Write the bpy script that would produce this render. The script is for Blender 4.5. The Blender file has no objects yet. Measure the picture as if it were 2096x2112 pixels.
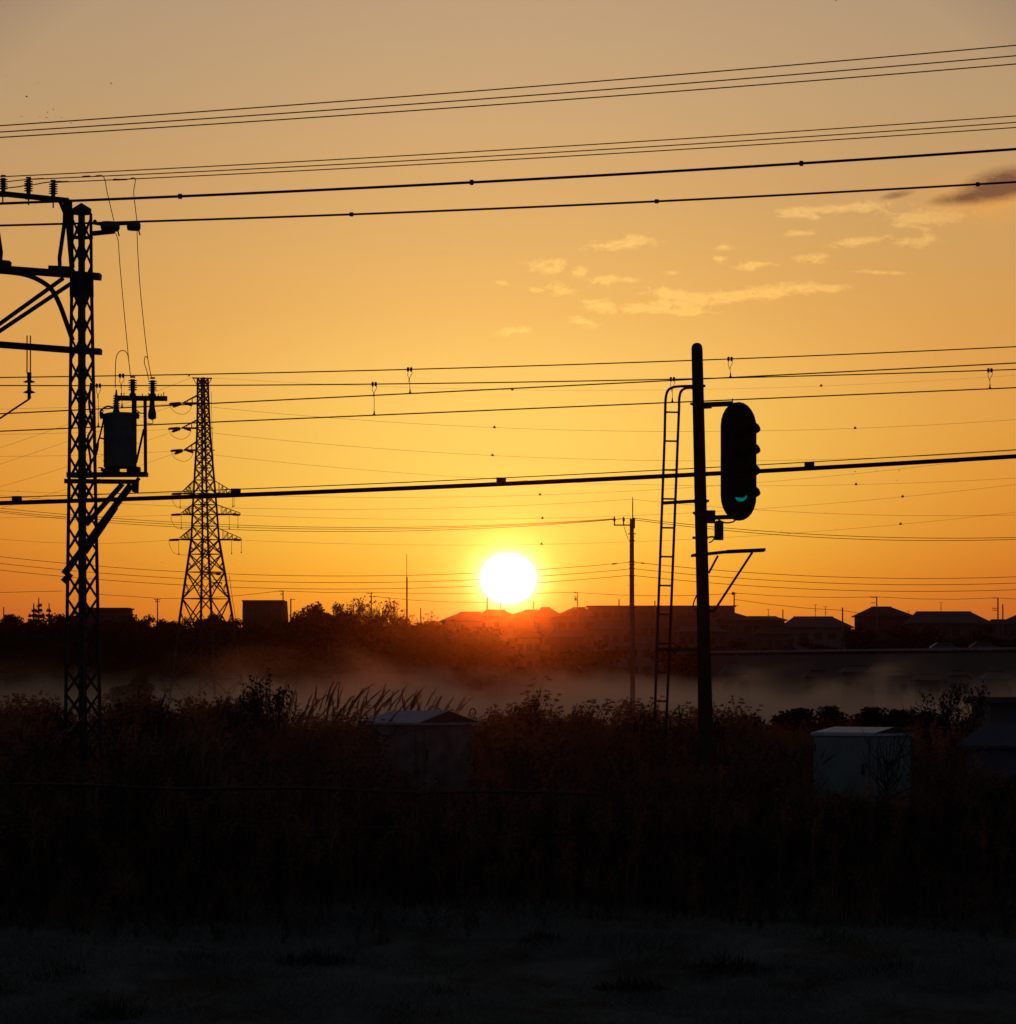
import bpy, math, random
import numpy as np
from mathutils import Vector, Matrix

random.seed(7); RNG = np.random.default_rng(11)
scn = bpy.context.scene
col = scn.collection
R = math.radians
# ---------------------------------------------------------------- camera, light, world
FPX = 8500.0          # focal length expressed in photograph pixels
HOR = 1390.0          # photograph row of the horizon
EYE = 1.75
cd = bpy.data.cameras.new('camera'); cam = bpy.data.objects.new('camera', cd); col.objects.link(cam)
cam.location = (0, 0, EYE); cam.rotation_euler = (R(90), 0, 0)
cd.sensor_fit = 'VERTICAL'; cd.sensor_height = 36; cd.sensor_width = 36
cd.lens = 36 * FPX / 2112; cd.shift_y = (HOR - 1056) / 2112
cd.clip_start = 0.5; cd.clip_end = 40000
scn.camera = cam
SUN_EL = math.atan((HOR - 1193) / FPX)
SUN_E = 0.25
HAZE_D = 0.00012; HAZE_COL = (0.17, 0.11, 0.06); HAZE_G = 0.993
sl = bpy.data.lights.new('sun_light', 'SUN'); so = bpy.data.objects.new('sun_light', sl); col.objects.link(so)
so.rotation_euler = (-(math.pi / 2 - SUN_EL), 0, 0); so.location = (0, 300, 60)
sl.energy = SUN_E; sl.angle = R(0.5); sl.color = (1.0, 0.175, 0.02)
scn.view_settings.view_transform = 'Standard'; scn.view_settings.look = 'None'
scn.view_settings.exposure = 0; scn.view_settings.gamma = 1
scn.render.engine = 'CYCLES'
cy = scn.cycles
cy.use_denoising = True; cy.max_bounces = 5; cy.diffuse_bounces = 2; cy.glossy_bounces = 2
cy.transmission_bounces = 3; cy.transparent_max_bounces = 8; cy.volume_bounces = 1
cy.volume_max_steps = 256; cy.caustics_reflective = False; cy.caustics_refractive = False
cy.use_adaptive_sampling = False
scn.render.film_transparent = False

def lin(c):
    return tuple(((v / 255) / 12.92 if v / 255 <= 0.04045 else ((v / 255 + 0.055) / 1.055) ** 2.4) for v in c)

w = bpy.data.worlds.new('World'); scn.world = w; w.use_nodes = True
nt = w.node_tree; nt.nodes.clear()
def N(t, **k):
    n = nt.nodes.new(t)
    for a, v in k.items(): setattr(n, a, v)
    return n
def sock(s, v):
    if isinstance(v, bpy.types.NodeSocket): nt.links.new(v, s)
    else: s.default_value = v
def M(op, a, b=0.0, c=0.0, clamp=False):
    n = N('ShaderNodeMath', operation=op, use_clamp=clamp)
    sock(n.inputs[0], a); sock(n.inputs[1], b); sock(n.inputs[2], c)
    return n.outputs[0]
def mixc(f, a, b, mode='MIX'):
    n = N('ShaderNodeMix', data_type='RGBA', blend_type=mode)
    n.clamp_factor = True
    sock(n.inputs[0], f)
    for i, v in ((6, a), (7, b)):
        if isinstance(v, bpy.types.NodeSocket): nt.links.new(v, n.inputs[i])
        else: n.inputs[i].default_value = (*v, 1)
    return n.outputs[2]
def scale(colr, f):
    n = N('ShaderNodeVectorMath', operation='SCALE')
    if isinstance(colr, bpy.types.NodeSocket): nt.links.new(colr, n.inputs[0])
    else: n.inputs[0].default_value = colr
    sock(n.inputs['Scale'], f); return n.outputs[0]
def addc(a, b):
    n = N('ShaderNodeVectorMath', operation='ADD'); nt.links.new(a, n.inputs[0]); nt.links.new(b, n.inputs[1]); return n.outputs[0]
tc = N('ShaderNodeTexCoord'); sp = N('ShaderNodeSeparateXYZ'); nt.links.new(tc.outputs['Generated'], sp.inputs[0])
dx, dy, dz = sp.outputs
yy = M('MAXIMUM', dy, 0.05)
U = M('MULTIPLY', M('DIVIDE', dx, yy), FPX)     # angular offset from the sun's azimuth
V = M('MULTIPLY', M('DIVIDE', dz, yy), FPX)     # angular height over the horizon
def ramp(fac, stops):
    n = N('ShaderNodeValToRGB'); e = n.color_ramp.elements
    while len(e) > 1: e.remove(e[-1])
    e[0].position = stops[0][0]; e[0].color = (*lin(stops[0][1]), 1)
    for p, c in stops[1:]:
        k = e.new(p); k.color = (*lin(c), 1)
    nt.links.new(fac, n.inputs[0]); return n.outputs[0]
T = M('DIVIDE', V, 1500.0, clamp=True)
h = lambda y: (HOR - y) / 1500
C = ramp(T, [(h(1330), (224, 130, 36)), (h(1250), (252, 160, 38)), (h(1190), (255, 180, 48)), (h(1100), (255, 200, 72)), (h(1000), (255, 207, 88)),
             (h(880), (254, 206, 96)), (h(760), (254, 200, 102)), (h(640), (243, 185, 98)), (h(500), (229, 176, 102)),
             (h(380), (218, 170, 107)), (h(210), (204, 165, 117)), (h(60), (194, 160, 120)), (h(-100), (184, 154, 122))])
E = ramp(T, [(h(1330), (176, 84, 40)), (h(1260), (186, 88, 36)), (h(1190), (198, 101, 33)), (h(1100), (209, 119, 34)), (h(1000), (215, 131, 42)),
             (h(880), (217, 143, 56)), (h(760), (215, 147, 68)), (h(640), (210, 150, 78)), (h(500), (202, 152, 88)),
             (h(380), (194, 150, 98)), (h(210), (184, 150, 108)), (h(60), (178, 148, 114)), (h(-100), (170, 144, 118))])
g1 = M('POWER', M('DIVIDE', U, 760.0), 2.0)
wgt = M('POWER', 2.71828, M('MULTIPLY', g1, -1.0))
sky = mixc(wgt, E, C)
# ------ clouds, drawn in the sky by direction
cv = N('ShaderNodeCombineXYZ'); nt.links.new(M('DIVIDE', U, 40.0), cv.inputs[0]); nt.links.new(M('DIVIDE', V, 20.0), cv.inputs[1])
nz = N('ShaderNodeTexNoise'); nz.inputs['Scale'].default_value = 0.9; nz.inputs['Detail'].default_value = 6; nz.inputs['Roughness'].default_value = 0.68
nz.inputs['Distortion'].default_value = 0.5
nt.links.new(cv.outputs[0], nz.inputs['Vector'])
noise = nz.outputs['Fac']
def blob(xc, yc, rx, ry, tilt=0.0):
    a = M('SUBTRACT', U, xc - 1048.0); b = M('SUBTRACT', V, HOR - yc)
    ct, st = math.cos(tilt), math.sin(tilt)
    p = M('ADD', M('MULTIPLY', a, ct / rx), M('MULTIPLY', b, st / rx))
    q = M('ADD', M('MULTIPLY', a, -st / ry), M('MULTIPLY', b, ct / ry))
    d = M('ADD', M('MULTIPLY', p, p), M('MULTIPLY', q, q))
    return M('POWER', 2.71828, M('MULTIPLY', d, -0.9))
CL = [(1286, 500, 78, 14, .08), (1129, 549, 40, 19, 0), (1197, 559, 17, 10, 0), (1263, 578, 42, 10, 0), (1106, 599, 18, 7, .1),
      (1154, 598, 26, 13, 0), (1229, 632, 34, 14, 0), (1326, 636, 62, 11, .1), (1372, 604, 46, 12, -.1), (1450, 620, 80, 15, .08),
      (1560, 606, 100, 12, .08), (1680, 594, 74, 10, .0), (1492, 511, 22, 9, 0), (1483, 534, 13, 9, 0), (1555, 547, 52, 9, .1),
      (1666, 533, 46, 9, 0), (1760, 500, 40, 9, .1), (1386, 563, 24, 6, 0), (1657, 478, 36, 7, .1), (1640, 441, 46, 11, 0),
      (1760, 429, 84, 11, .1), (1915, 450, 90, 20, .05), (1886, 497, 64, 12, 0), (1069, 682, 34, 9, .1), (1200, 663, 34, 10, -.2),
      (1034, 583, 20, 6, -.2), (1800, 561, 60, 4, -.05), (1410, 645, 50, 6, 0)]
tot = None
for c in CL:
    b_ = blob(*c); tot = b_ if tot is None else M('ADD', tot, b_)
cm = M('MULTIPLY', M('SUBTRACT', M('ADD', M('MULTIPLY', M('MINIMUM', tot, 1.1), 0.62), M('MULTIPLY', M('SUBTRACT', noise, 0.5), 2.1)), 0.20), 2.4, clamp=True)
nz2 = N('ShaderNodeTexNoise'); nz2.inputs['Scale'].default_value = 2.3; nz2.inputs['Detail'].default_value = 8; nz2.inputs['Roughness'].default_value = 0.7; nt.links.new(cv.outputs[0], nz2.inputs['Vector'])
cm = M('MULTIPLY', M('MULTIPLY', cm, M('MULTIPLY', tot, 3.0, clamp=True)), M('ADD', M('MULTIPLY', nz2.outputs['Fac'], 1.6), -0.05), clamp=True)
hi = addc(scale(sky, 1.12), N('ShaderNodeRGB').outputs[0]); nt.nodes[-1]
rgb = [n for n in nt.nodes if n.type == 'RGB'][0]; rgb.outputs[0].default_value = (0.17, 0.115, 0.02, 1)
sky = mixc(cm, sky, hi)
og = M('MULTIPLY', M('MULTIPLY', blob(2045, 415, 120, 42), M('ADD', noise, 0.45)), 0.9, clamp=True)
sky = mixc(og, sky, lin((226, 160, 82)))
dk = M('MULTIPLY', M('SUBTRACT', M('MULTIPLY', M('ADD', blob(2070, 380, 88, 32, .2), M('MAXIMUM', M('MULTIPLY', blob(1850, 402, 40, 9, .2), 0.6), M('MULTIPLY', blob(1965, 412, 60, 12, .1), 0.5))), M('ADD', noise, 0.5)), 0.22), 1.7, clamp=True)
sky = mixc(dk, sky, lin((128, 86, 58)))
# ------ glow of the air round the sun disc
du = M('DIVIDE', U, 1.13); dv = M('SUBTRACT', V, HOR - 1193.0)
dd = M('SQRT', M('ADD', M('MULTIPLY', du, du), M('MULTIPLY', dv, dv)))
sky = addc(sky, scale((1.5, 1.15, 0.75), M('POWER', 2.71828, M('MULTIPLY', M('MAXIMUM', M('SUBTRACT', dd, 46.0), 0.0), -1 / 12.0))))
sky = addc(sky, scale((0.16, 0.13, 0.13), M('POWER', 2.71828, M('MULTIPLY', dd, -1 / 95.0))))
# ------ fall off outside the dawn glow, into the dim blue rest of the sky
ang = M('ARCCOSINE', M('MINIMUM', M('ADD', M('MULTIPLY', dy, math.cos(SUN_EL)), M('MULTIPLY', dz, math.sin(SUN_EL))), 1.0))
fo = M('POWER', 2.71828, M('MULTIPLY', M('MAXIMUM', M('SUBTRACT', ang, 0.17), 0.0), -1 / 0.07))
fo = M('MULTIPLY', fo, M('GREATER_THAN', dy, 0.0))
ns = N('ShaderNodeTexSky', sky_type='NISHITA', sun_disc=False, sun_elevation=SUN_EL, sun_rotation=0.0)
amb = addc(scale(ns.outputs[0], 0.004), N('ShaderNodeRGB').outputs[0])
rg2 = [n for n in nt.nodes if n.type == 'RGB'][-1]; rg2.outputs[0].default_value = (0.022, 0.024, 0.034, 1)
pathl = M('MINIMUM', M('DIVIDE', 40.25 * FPX, M('MAXIMUM', V, 1.0)), 1130.0)      # metres of haze in front of the sky
gain = M('POWER', 2.71828, M('MULTIPLY', pathl, HAZE_D))
final = addc(scale(sky, M('MULTIPLY', fo, gain)), scale(amb, M('SUBTRACT', 1.0, M('MULTIPLY', fo, 0.93))))
bg = N('ShaderNodeBackground'); nt.links.new(final, bg.inputs[0]); bg.inputs[1].default_value = 1.0
wo = N('ShaderNodeOutputWorld'); nt.links.new(bg.outputs[0], wo.inputs[0])

# ---------------------------------------------------------------- helpers
def P(x, y, Y):
    return Vector(((x - 1048.0) * Y / FPX, Y, EYE + (HOR - y) * Y / FPX))
def tag(o, label=None, cat=None, group=None, kind=None):
    if label: o['label'] = label
    if cat: o['category'] = cat
    if group: o['group'] = group
    if kind: o['kind'] = kind
    return o
def wloc(o):
    v = Vector((0, 0, 0))
    while o is not None: v += o.location; o = o.parent
    return v
def thing(name, label, cat, loc=(0, 0, 0), group=None):
    o = bpy.data.objects.new(name, None); col.objects.link(o); o.location = loc; o.empty_display_size = .2
    return tag(o, label, cat, group)
def mesh_obj(name, verts, faces, mat, parent=None, smooth=False, off=None):
    verts = np.asarray(verts, dtype=np.float32).reshape(-1, 3)
    if off is None: off = wloc(parent) if parent is not None else Vector((0, 0, 0))
    verts = verts - np.array(off[:], dtype=np.float32)
    me = bpy.data.meshes.new(name)
    if isinstance(faces, np.ndarray):
        nf, k = faces.shape
        me.vertices.add(len(verts)); me.vertices.foreach_set('co', verts.ravel())
        me.loops.add(nf * k); me.loops.foreach_set('vertex_index', faces.astype(np.int32).ravel())
        me.polygons.add(nf); me.polygons.foreach_set('loop_start', np.arange(0, nf * k, k, dtype=np.int32))
        me.polygons.foreach_set('loop_total', np.full(nf, k, dtype=np.int32))
        me.update(calc_edges=True)
    else:
        me.from_pydata([tuple(map(float, v)) for v in verts], [], faces)
    me.materials.append(mat)
    if smooth: me.polygons.foreach_set('use_smooth', [True] * len(me.polygons))
    o = bpy.data.objects.new(name, me); col.objects.link(o)
    if parent is not None: o.parent = parent
    else:
        pass
    return o
class MB:
    def __init__(s): s.v = []; s.f = []
    def add(s, vs, fs):
        n = len(s.v); s.v += [tuple(v) for v in vs]; s.f += [tuple(i + n for i in f) for f in fs]; return s
    def box(s, c, size, rz=0.0):
        cx, cy_, cz = c; a, b, d = size[0] / 2, size[1] / 2, size[2] / 2; cr, sr = math.cos(rz), math.sin(rz)
        vs = [(cx + x * a * cr - y * b * sr, cy_ + x * a * sr + y * b * cr, cz + z * d) for z in (-1, 1) for x, y in ((-1, -1), (1, -1), (1, 1), (-1, 1))]
        return s.add(vs, [(3, 2, 1, 0), (4, 5, 6, 7), (0, 1, 5, 4), (1, 2, 6, 5), (2, 3, 7, 6), (3, 0, 4, 7)])
    def bar(s, p, q, wd, ht=None, up=(0, 0, 1)):
        ht = ht or wd; p = Vector(p); q = Vector(q); d = (q - p).normalized(); u = Vector(up)
        if abs(d.dot(u)) > .98: u = Vector((0, 1, 0))
        a = d.cross(u).normalized(); b = a.cross(d).normalized(); a *= wd / 2; b *= ht / 2
        vs = [e + i * a + j * b for e in (p, q) for i, j in ((-1, -1), (1, -1), (1, 1), (-1, 1))]
        return s.add(vs, [(3, 2, 1, 0), (4, 5, 6, 7), (0, 1, 5, 4), (1, 2, 6, 5), (2, 3, 7, 6), (3, 0, 4, 7)])
    def angle(s, p, q, wd, t=None, up=(0, 1, 0)):      # rolled L section
        t = t or wd * .18; p = Vector(p); q = Vector(q); d = (q - p).normalized(); u = Vector(up)
        a = d.cross(u).normalized(); b = a.cross(d).normalized()
        s.bar(p, q, wd, t, up); s.bar(p + a * (wd / 2 - t / 2) + b * (wd / 2 + t * .5), q + a * (wd / 2 - t / 2) + b * (wd / 2 + t * .5), t, wd, up); return s
    def tube(s, pts, r, n=8, caps=True):
        pts = [Vector(p) for p in pts]; m = len(pts); rs = r if isinstance(r, (list, tuple, np.ndarray)) else [r] * m
        prev = None; vs = []
        for i, p in enumerate(pts):
            d = (pts[min(i + 1, m - 1)] - pts[max(i - 1, 0)]).normalized()
            if prev is None:
                u = Vector((0, 0, 1)) if abs(d.z) < .9 else Vector((1, 0, 0)); a = d.cross(u).normalized()
            else:
                a = (prev - d * prev.dot(d)).normalized()
            prev = a; b = d.cross(a)
            for k in range(n):
                t = 2 * math.pi * k / n; vs.append(p + (a * math.cos(t) + b * math.sin(t)) * rs[i])
        fs = [(i * n + k, i * n + (k + 1) % n, (i + 1) * n + (k + 1) % n, (i + 1) * n + k) for i in range(m - 1) for k in range(n)]
        if caps: fs += [tuple(range(n))[::-1], tuple((m - 1) * n + k for k in range(n))]
        return s.add(vs, fs)
    def lathe(s, base, axis, prof, n=14):              # prof = [(distance along axis, radius)]
        base = Vector(base); axis = Vector(axis).normalized()
        u = Vector((1, 0, 0)) if abs(axis.x) < .8 else Vector((0, 0, 1)); a = axis.cross(u).normalized(); b = axis.cross(a)
        vs = [base + axis * h_ + (a * math.cos(2 * math.pi * k / n) + b * math.sin(2 * math.pi * k / n)) * r for h_, r in prof for k in range(n)]
        m = len(prof)
        fs = [(i * n + k, i * n + (k + 1) % n, (i + 1) * n + (k + 1) % n, (i + 1) * n + k) for i in range(m - 1) for k in range(n)]
        fs += [tuple(range(n))[::-1], tuple((m - 1) * n + k for k in range(n))]
        return s.add(vs, fs)
    def prism(s, poly, d):                             # flat outline poly, swept by vector d
        n = len(poly); d = Vector(d); vs = [Vector(p) for p in poly] + [Vector(p) + d for p in poly]
        return s.add(vs, [tuple(range(n)), tuple(range(n, 2 * n))[::-1]] + [(i, i + n, (i + 1) % n + n, (i + 1) % n) for i in range(n)])
    def build(s, name, mat, parent=None, smooth=False, off=None):
        return mesh_obj(name, s.v, s.f, mat, parent, smooth, off)
def smooth_path(pts, k=6):
    pts = [Vector(p) for p in pts]; out = []
    for i in range(len(pts) - 1):
        p0 = pts[max(i - 1, 0)]; p1 = pts[i]; p2 = pts[i + 1]; p3 = pts[min(i + 2, len(pts) - 1)]
        for j in range(k):
            t = j / k; out.append(.5 * ((2 * p1) + (p2 - p0) * t + (2 * p0 - 5 * p1 + 4 * p2 - p3) * t * t + (3 * p1 - p0 - 3 * p2 + p3) * t ** 3))
    out.append(pts[-1]); return out
def copy_thing(src, loc, rz=0.0, sc=1.0, label=None):
    r = src.copy(); col.objects.link(r); r.location = loc; r.rotation_euler = (0, 0, rz); r.scale = sc if hasattr(sc, '__len__') else (sc, sc, sc)
    if label: r['label'] = label
    for ch in list(src.children):
        c = ch.copy(); col.objects.link(c); c.parent = r
        for g in list(ch.children):
            d = g.copy(); col.objects.link(d); d.parent = c
    return r

# ---------------------------------------------------------------- materials
def mat(name, c, rough=.7, metal=0.0, var=.25, vscale=6.0, bump=.0, spec=.4, trans=0.0, emit=None):
    m = bpy.data.materials.new(name); m.use_nodes = True; t = m.node_tree; b = t.nodes['Principled BSDF']
    b.inputs['Roughness'].default_value = rough; b.inputs['Metallic'].default_value = metal
    b.inputs['Specular IOR Level'].default_value = spec
    tcn = t.nodes.new('ShaderNodeTexCoord'); n = t.nodes.new('ShaderNodeTexNoise'); n.inputs['Scale'].default_value = vscale; n.inputs['Detail'].default_value = 5
    t.links.new(tcn.outputs['Object'], n.inputs['Vector'])
    r = t.nodes.new('ShaderNodeValToRGB'); r.color_ramp.elements[0].position = .3; r.color_ramp.elements[1].position = .72
    r.color_ramp.elements[0].color = (*[v * (1 - var) for v in c], 1); r.color_ramp.elements[1].color = (*[min(1, v * (1 + var)) for v in c], 1)
    t.links.new(n.outputs['Fac'], r.inputs[0]); t.links.new(r.outputs[0], b.inputs['Base Color'])
    if bump:
        bp = t.nodes.new('ShaderNodeBump'); bp.inputs['Strength'].default_value = bump; t.links.new(n.outputs['Fac'], bp.inputs['Height']); t.links.new(bp.outputs[0], b.inputs['Normal'])
    if emit: b.inputs['Emission Color'].default_value = (*emit[0], 1); b.inputs['Emission Strength'].default_value = emit[1]
    if trans:
        tr = t.nodes.new('ShaderNodeBsdfTranslucent'); t.links.new(r.outputs[0], tr.inputs[0]); mx = t.nodes.new('ShaderNodeMixShader'); mx.inputs[0].default_value = trans
        t.links.new(b.outputs[0], mx.inputs[1]); t.links.new(tr.outputs[0], mx.inputs[2]); t.links.new(mx.outputs[0], t.nodes['Material Output'].inputs[0])
    return m
STEEL = mat('weathered_steel', (.07, .06, .055), .65, .3, .3, 9)
GALV = mat('galvanised_steel', (.10, .10, .10), .6, .3, .25, 12)
PORC = mat('brown_porcelain', (.05, .025, .02), .5, 0, .2, 5)
CABLE = mat('cable_sheath', (.03, .022, .02), .8, 0, .15, 2, spec=.1)
BLACKP = mat('black_paint', (.02, .018, .018), .7, 0, .3, 10, spec=.15)
GREYP = mat('transformer_grey_paint', (.16, .17, .18), .55, 0, .2, 6)
CONC = mat('concrete', (.22, .2, .18), .9, 0, .2, 8, .2)
CABG = mat('cabinet_green_grey_paint', (.31, .41, .385), .55, 0, .25, 3)
CABB = mat('cabinet_blue_grey_paint', (.19, .2, .25), .55, 0, .2, 3)
CABD = mat('cabinet_stained_grey_paint', (.30, .24, .23), .65, 0, .5, 4)
CABR = mat('dull_roof_paint', (.10, .10, .125), .7, 0, .2, 5)
POLEM = mat('stained_dark_concrete', (.07, .05, .045), .9, 0, .25, 6, spec=.1)
CABE = mat('dark_gable', (.10, .085, .08), .7, 0, .3, 5)  # gable ends toned darker than the roof slope and body
FENM = mat('rusty_pipe', (.06, .045, .04), .5, .2, .5, 7)
RAILP = mat('pale_guardrail_paint', (.45, .44, .46), .5, 0, .1, 3)
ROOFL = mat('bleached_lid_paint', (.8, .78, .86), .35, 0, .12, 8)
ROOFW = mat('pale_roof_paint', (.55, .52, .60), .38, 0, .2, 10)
GREEN = mat('lit_green_lens', (.0, .2, .18), .2, 0, .05, 3, emit=((.0, .20, .18), 0.6))
LENS = mat('dark_lens', (.01, .01, .01), .2, 0, .05, 3)
WALLM = [mat('house_wall_' + n, c, .9, 0, .12, 2) for n, c in (('cream', (.22, .19, .16)), ('grey', (.18, .17, .165)), ('brown', (.14, .10, .08)), ('white', (.30, .28, .27)))]
TILE = [mat('roof_tile_' + n, c, .8, 0, .25, 3) for n, c in (('dark', (.06, .055, .055)), ('grey', (.11, .105, .11)), ('brown', (.09, .06, .045)))]
GLASS = mat('window_glass', (.09, .08, .07), .45, 0, .1, 2)
FRAMEM = mat('window_frame', (.17, .155, .145), .5, 0, .1, 3)
BARK = mat('bark', (.07, .05, .035), .9, 0, .3, 12)
LEAF = [mat('foliage_' + n, c, .8, 0, .35, 1.2, trans=.12, spec=.1) for n, c in (('dark', (.018, .02, .012)), ('olive', (.022, .022, .013)), ('rust', (.07, .04, .025)))]
STEM = mat('dry_weed', (.30, .165, .085), .8, 0, .6, 1.5, trans=.65, spec=.1)
WEEDG = mat('green_weed', (.035, .03, .018), .8, 0, .4, 1.5, trans=.35)
PLUMED = mat('faded_reed_head', (.24, .15, .09), .8, 0, .4, 1.2, trans=.5, spec=.1)
PLUME = mat('dry_plume', (.5, .33, .2), .8, 0, .25, 2, trans=.6)
GRASSM = mat('frosted_grass_blades', (.17, .21, .18), .8, 0, .4, 1.0, trans=.25)
BIRDM = mat('dark_feathers', (.03, .025, .02), .8)
WHITEP = mat('pale_vehicle_paint', (.22, .22, .26), .4, 0, .05)
RUBBER = mat('rubber', (.02, .02, .02), .8)

# ---------------------------------------------------------------- ground, hill, embankment
def smooth01(t): t = np.clip(t, 0, 1); return t * t * (3 - 2 * t)
def ground_z(x, y):
    x = np.asarray(x, float); y = np.asarray(y, float)
    return -3.0 * smooth01((y - 78) / 30) + 8.6 * smooth01((y - 625) / 110) + .5 * np.sin(x * .02 + 1) * smooth01((y - 640) / 80) + .05 * np.sin(x * 1.1 + y * .7) * (y < 200)
xs = np.concatenate([np.linspace(-900, -30, 60), np.linspace(-25, 25, 60), np.linspace(30, 900, 60)])
ys = np.concatenate([np.linspace(-100, 10, 12), np.linspace(12, 70, 70), np.linspace(75, 600, 40), np.linspace(610, 760, 30), np.linspace(780, 1100, 10)])
gx, gy = np.meshgrid(xs, ys); gz = ground_z(gx, gy)
nv = np.stack([gx.ravel(), gy.ravel(), gz.ravel()], 1); nx = len(xs)
idx = np.arange(len(ys) * nx).reshape(len(ys), nx)
qf = np.stack([idx[:-1, :-1].ravel(), idx[:-1, 1:].ravel(), idx[1:, 1:].ravel(), idx[1:, :-1].ravel()], 1)
gm = bpy.data.materials.new('frosted_field_soil'); gm.use_nodes = True; t = gm.node_tree; b = t.nodes['Principled BSDF']; b.inputs['Roughness'].default_value = .95; b.inputs['Specular IOR Level'].default_value = .1
tcn = t.nodes.new('ShaderNodeTexCoord'); n1 = t.nodes.new('ShaderNodeTexNoise'); n1.inputs['Scale'].default_value = 1.6; n1.inputs['Detail'].default_value = 8; n1.inputs['Roughness'].default_value = .65
mp = t.nodes.new('ShaderNodeMapping'); mp.inputs['Scale'].default_value = (1, .35, 1); t.links.new(tcn.outputs['Object'], mp.inputs[0]); t.links.new(mp.outputs[0], n1.inputs['Vector'])
r = t.nodes.new('ShaderNodeValToRGB'); r.color_ramp.elements[0].position = .40; r.color_ramp.elements[1].position = .62
r.color_ramp.elements[0].color = (.022, .028, .018, 1); r.color_ramp.elements[1].color = (.125, .15, .14, 1)
t.links.new(n1.outputs['Fac'], r.inputs[0])
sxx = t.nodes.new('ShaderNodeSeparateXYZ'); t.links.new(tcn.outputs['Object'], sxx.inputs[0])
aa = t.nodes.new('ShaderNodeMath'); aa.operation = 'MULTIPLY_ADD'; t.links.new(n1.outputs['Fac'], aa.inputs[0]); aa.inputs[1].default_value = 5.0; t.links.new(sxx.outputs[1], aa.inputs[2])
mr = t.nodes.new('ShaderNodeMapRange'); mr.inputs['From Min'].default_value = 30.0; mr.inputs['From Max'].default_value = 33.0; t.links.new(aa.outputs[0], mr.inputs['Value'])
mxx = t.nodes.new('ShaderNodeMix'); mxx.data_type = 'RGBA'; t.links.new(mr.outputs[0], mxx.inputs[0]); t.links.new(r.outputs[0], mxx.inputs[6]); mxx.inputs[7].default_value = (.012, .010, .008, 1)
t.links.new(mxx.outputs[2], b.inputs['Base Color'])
n2 = t.nodes.new('ShaderNodeTexNoise'); n2.inputs['Scale'].default_value = 25; n2.inputs['Detail'].default_value = 4; t.links.new(tcn.outputs['Object'], n2.inputs['Vector'])
bp = t.nodes.new('ShaderNodeBump'); bp.inputs['Strength'].default_value = .8; bp.inputs['Distance'].default_value = .05; t.links.new(n2.outputs['Fac'], bp.inputs['Height']); t.links.new(bp.outputs[0], b.inputs['Normal'])
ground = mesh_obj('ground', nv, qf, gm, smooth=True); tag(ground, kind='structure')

# sun disc
sm = bpy.data.materials.new('sun_surface'); sm.use_nodes = True; sm.node_tree.nodes.clear()
em = sm.node_tree.nodes.new('ShaderNodeEmission'); em.inputs[0].default_value = (1, .95, .75, 1); em.inputs[1].default_value = 6
ad = sm.node_tree.nodes.new('ShaderNodeAddShader'); tp_ = sm.node_tree.nodes.new('ShaderNodeBsdfTransparent')      # glowing gas: gives light and lets light through
sm.node_tree.links.new(em.outputs[0], ad.inputs[0]); sm.node_tree.links.new(tp_.outputs[0], ad.inputs[1])
sm.node_tree.links.new(ad.outputs[0], sm.node_tree.nodes.new('ShaderNodeOutputMaterial').inputs[0])
SD = 20000.0; pc = P(1048.5, 1193, SD); rad = 57.5 / FPX * SD
mb = MB(); n = 64; mb.lathe((0, 0, -rad * .90), (0, 0, 1), [(rad * .90 * (1 - math.cos(math.pi * i / 32)), rad * max(.002, math.sin(math.pi * i / 32)) ) for i in range(33)], 64)
sun = mb.build('sun', sm, smooth=True); sun.location = pc
tag(sun, 'glaring white rising sun disc just above the rooftops', 'sun')

# ---------------------------------------------------------------- wires
def fit(pts, deg=2):
    a = np.array(pts, float); deg = min(deg, len(a) - 1); mx, sx = 1048., 1048.
    c = np.polyfit((a[:, 0] - mx) / sx, a[:, 1], deg); return lambda x: float(np.polyval(c, (x - mx) / sx))
def invY(YL, YR): return lambda x: 1.0 / (1 / YL + (1 / YR - 1 / YL) * x / 2096.0)
def wire(name, label, cat, pts, YL, YR, wpx, group=None, x0=-260, x1=2360, m=None, deg=2):
    f = fit(pts, deg); D = invY(YL, YR); k = max(3, int((x1 - x0) / 55)); xs_ = np.linspace(x0, x1, k)
    path = [P(x, f(x), D(x)) for x in xs_]; mb = MB(); mb.tube(path, [wpx / 2 / FPX * D(x) for x in xs_], 6)
    o = mb.build(name, m or CABLE, smooth=True); tag(o, label, cat, group)
    return o, f, D
GA = 'thin wires crossing the upper sky'
wA = []
for pts, lab in (
    ([(0, 259), (500, 224.3), (700, 209.7), (1000, 186.1), (1200, 170.2), (1500, 145.4), (1700, 128.3), (1896, 111.2), (2094, 93.9)], 'topmost of the three thin power wires crossing the upper sky'),
    ([(0, 272.2), (500, 239.8), (700, 225.8), (1000, 203.8), (1200, 188.3), (1500, 165.3), (1700, 148.5), (1896, 132), (2094, 115.3)], 'middle one of the three thin power wires crossing the upper sky'),
    ([(0, 283.1), (500, 252.5), (700, 238.6), (1000, 218.1), (1200, 202.5), (1500, 179.9), (1700, 164.3), (1896, 148.5), (2094, 132.4)], 'lowest of the three thin power wires crossing the upper sky')):
    wA.append(wire('power_line', lab, 'wire', pts, 70, 62, 2.6, GA))
YM = 62.0                                             # distance of the lattice mast
GB = 'thin wires held by the brown insulators'
wB = []
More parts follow.
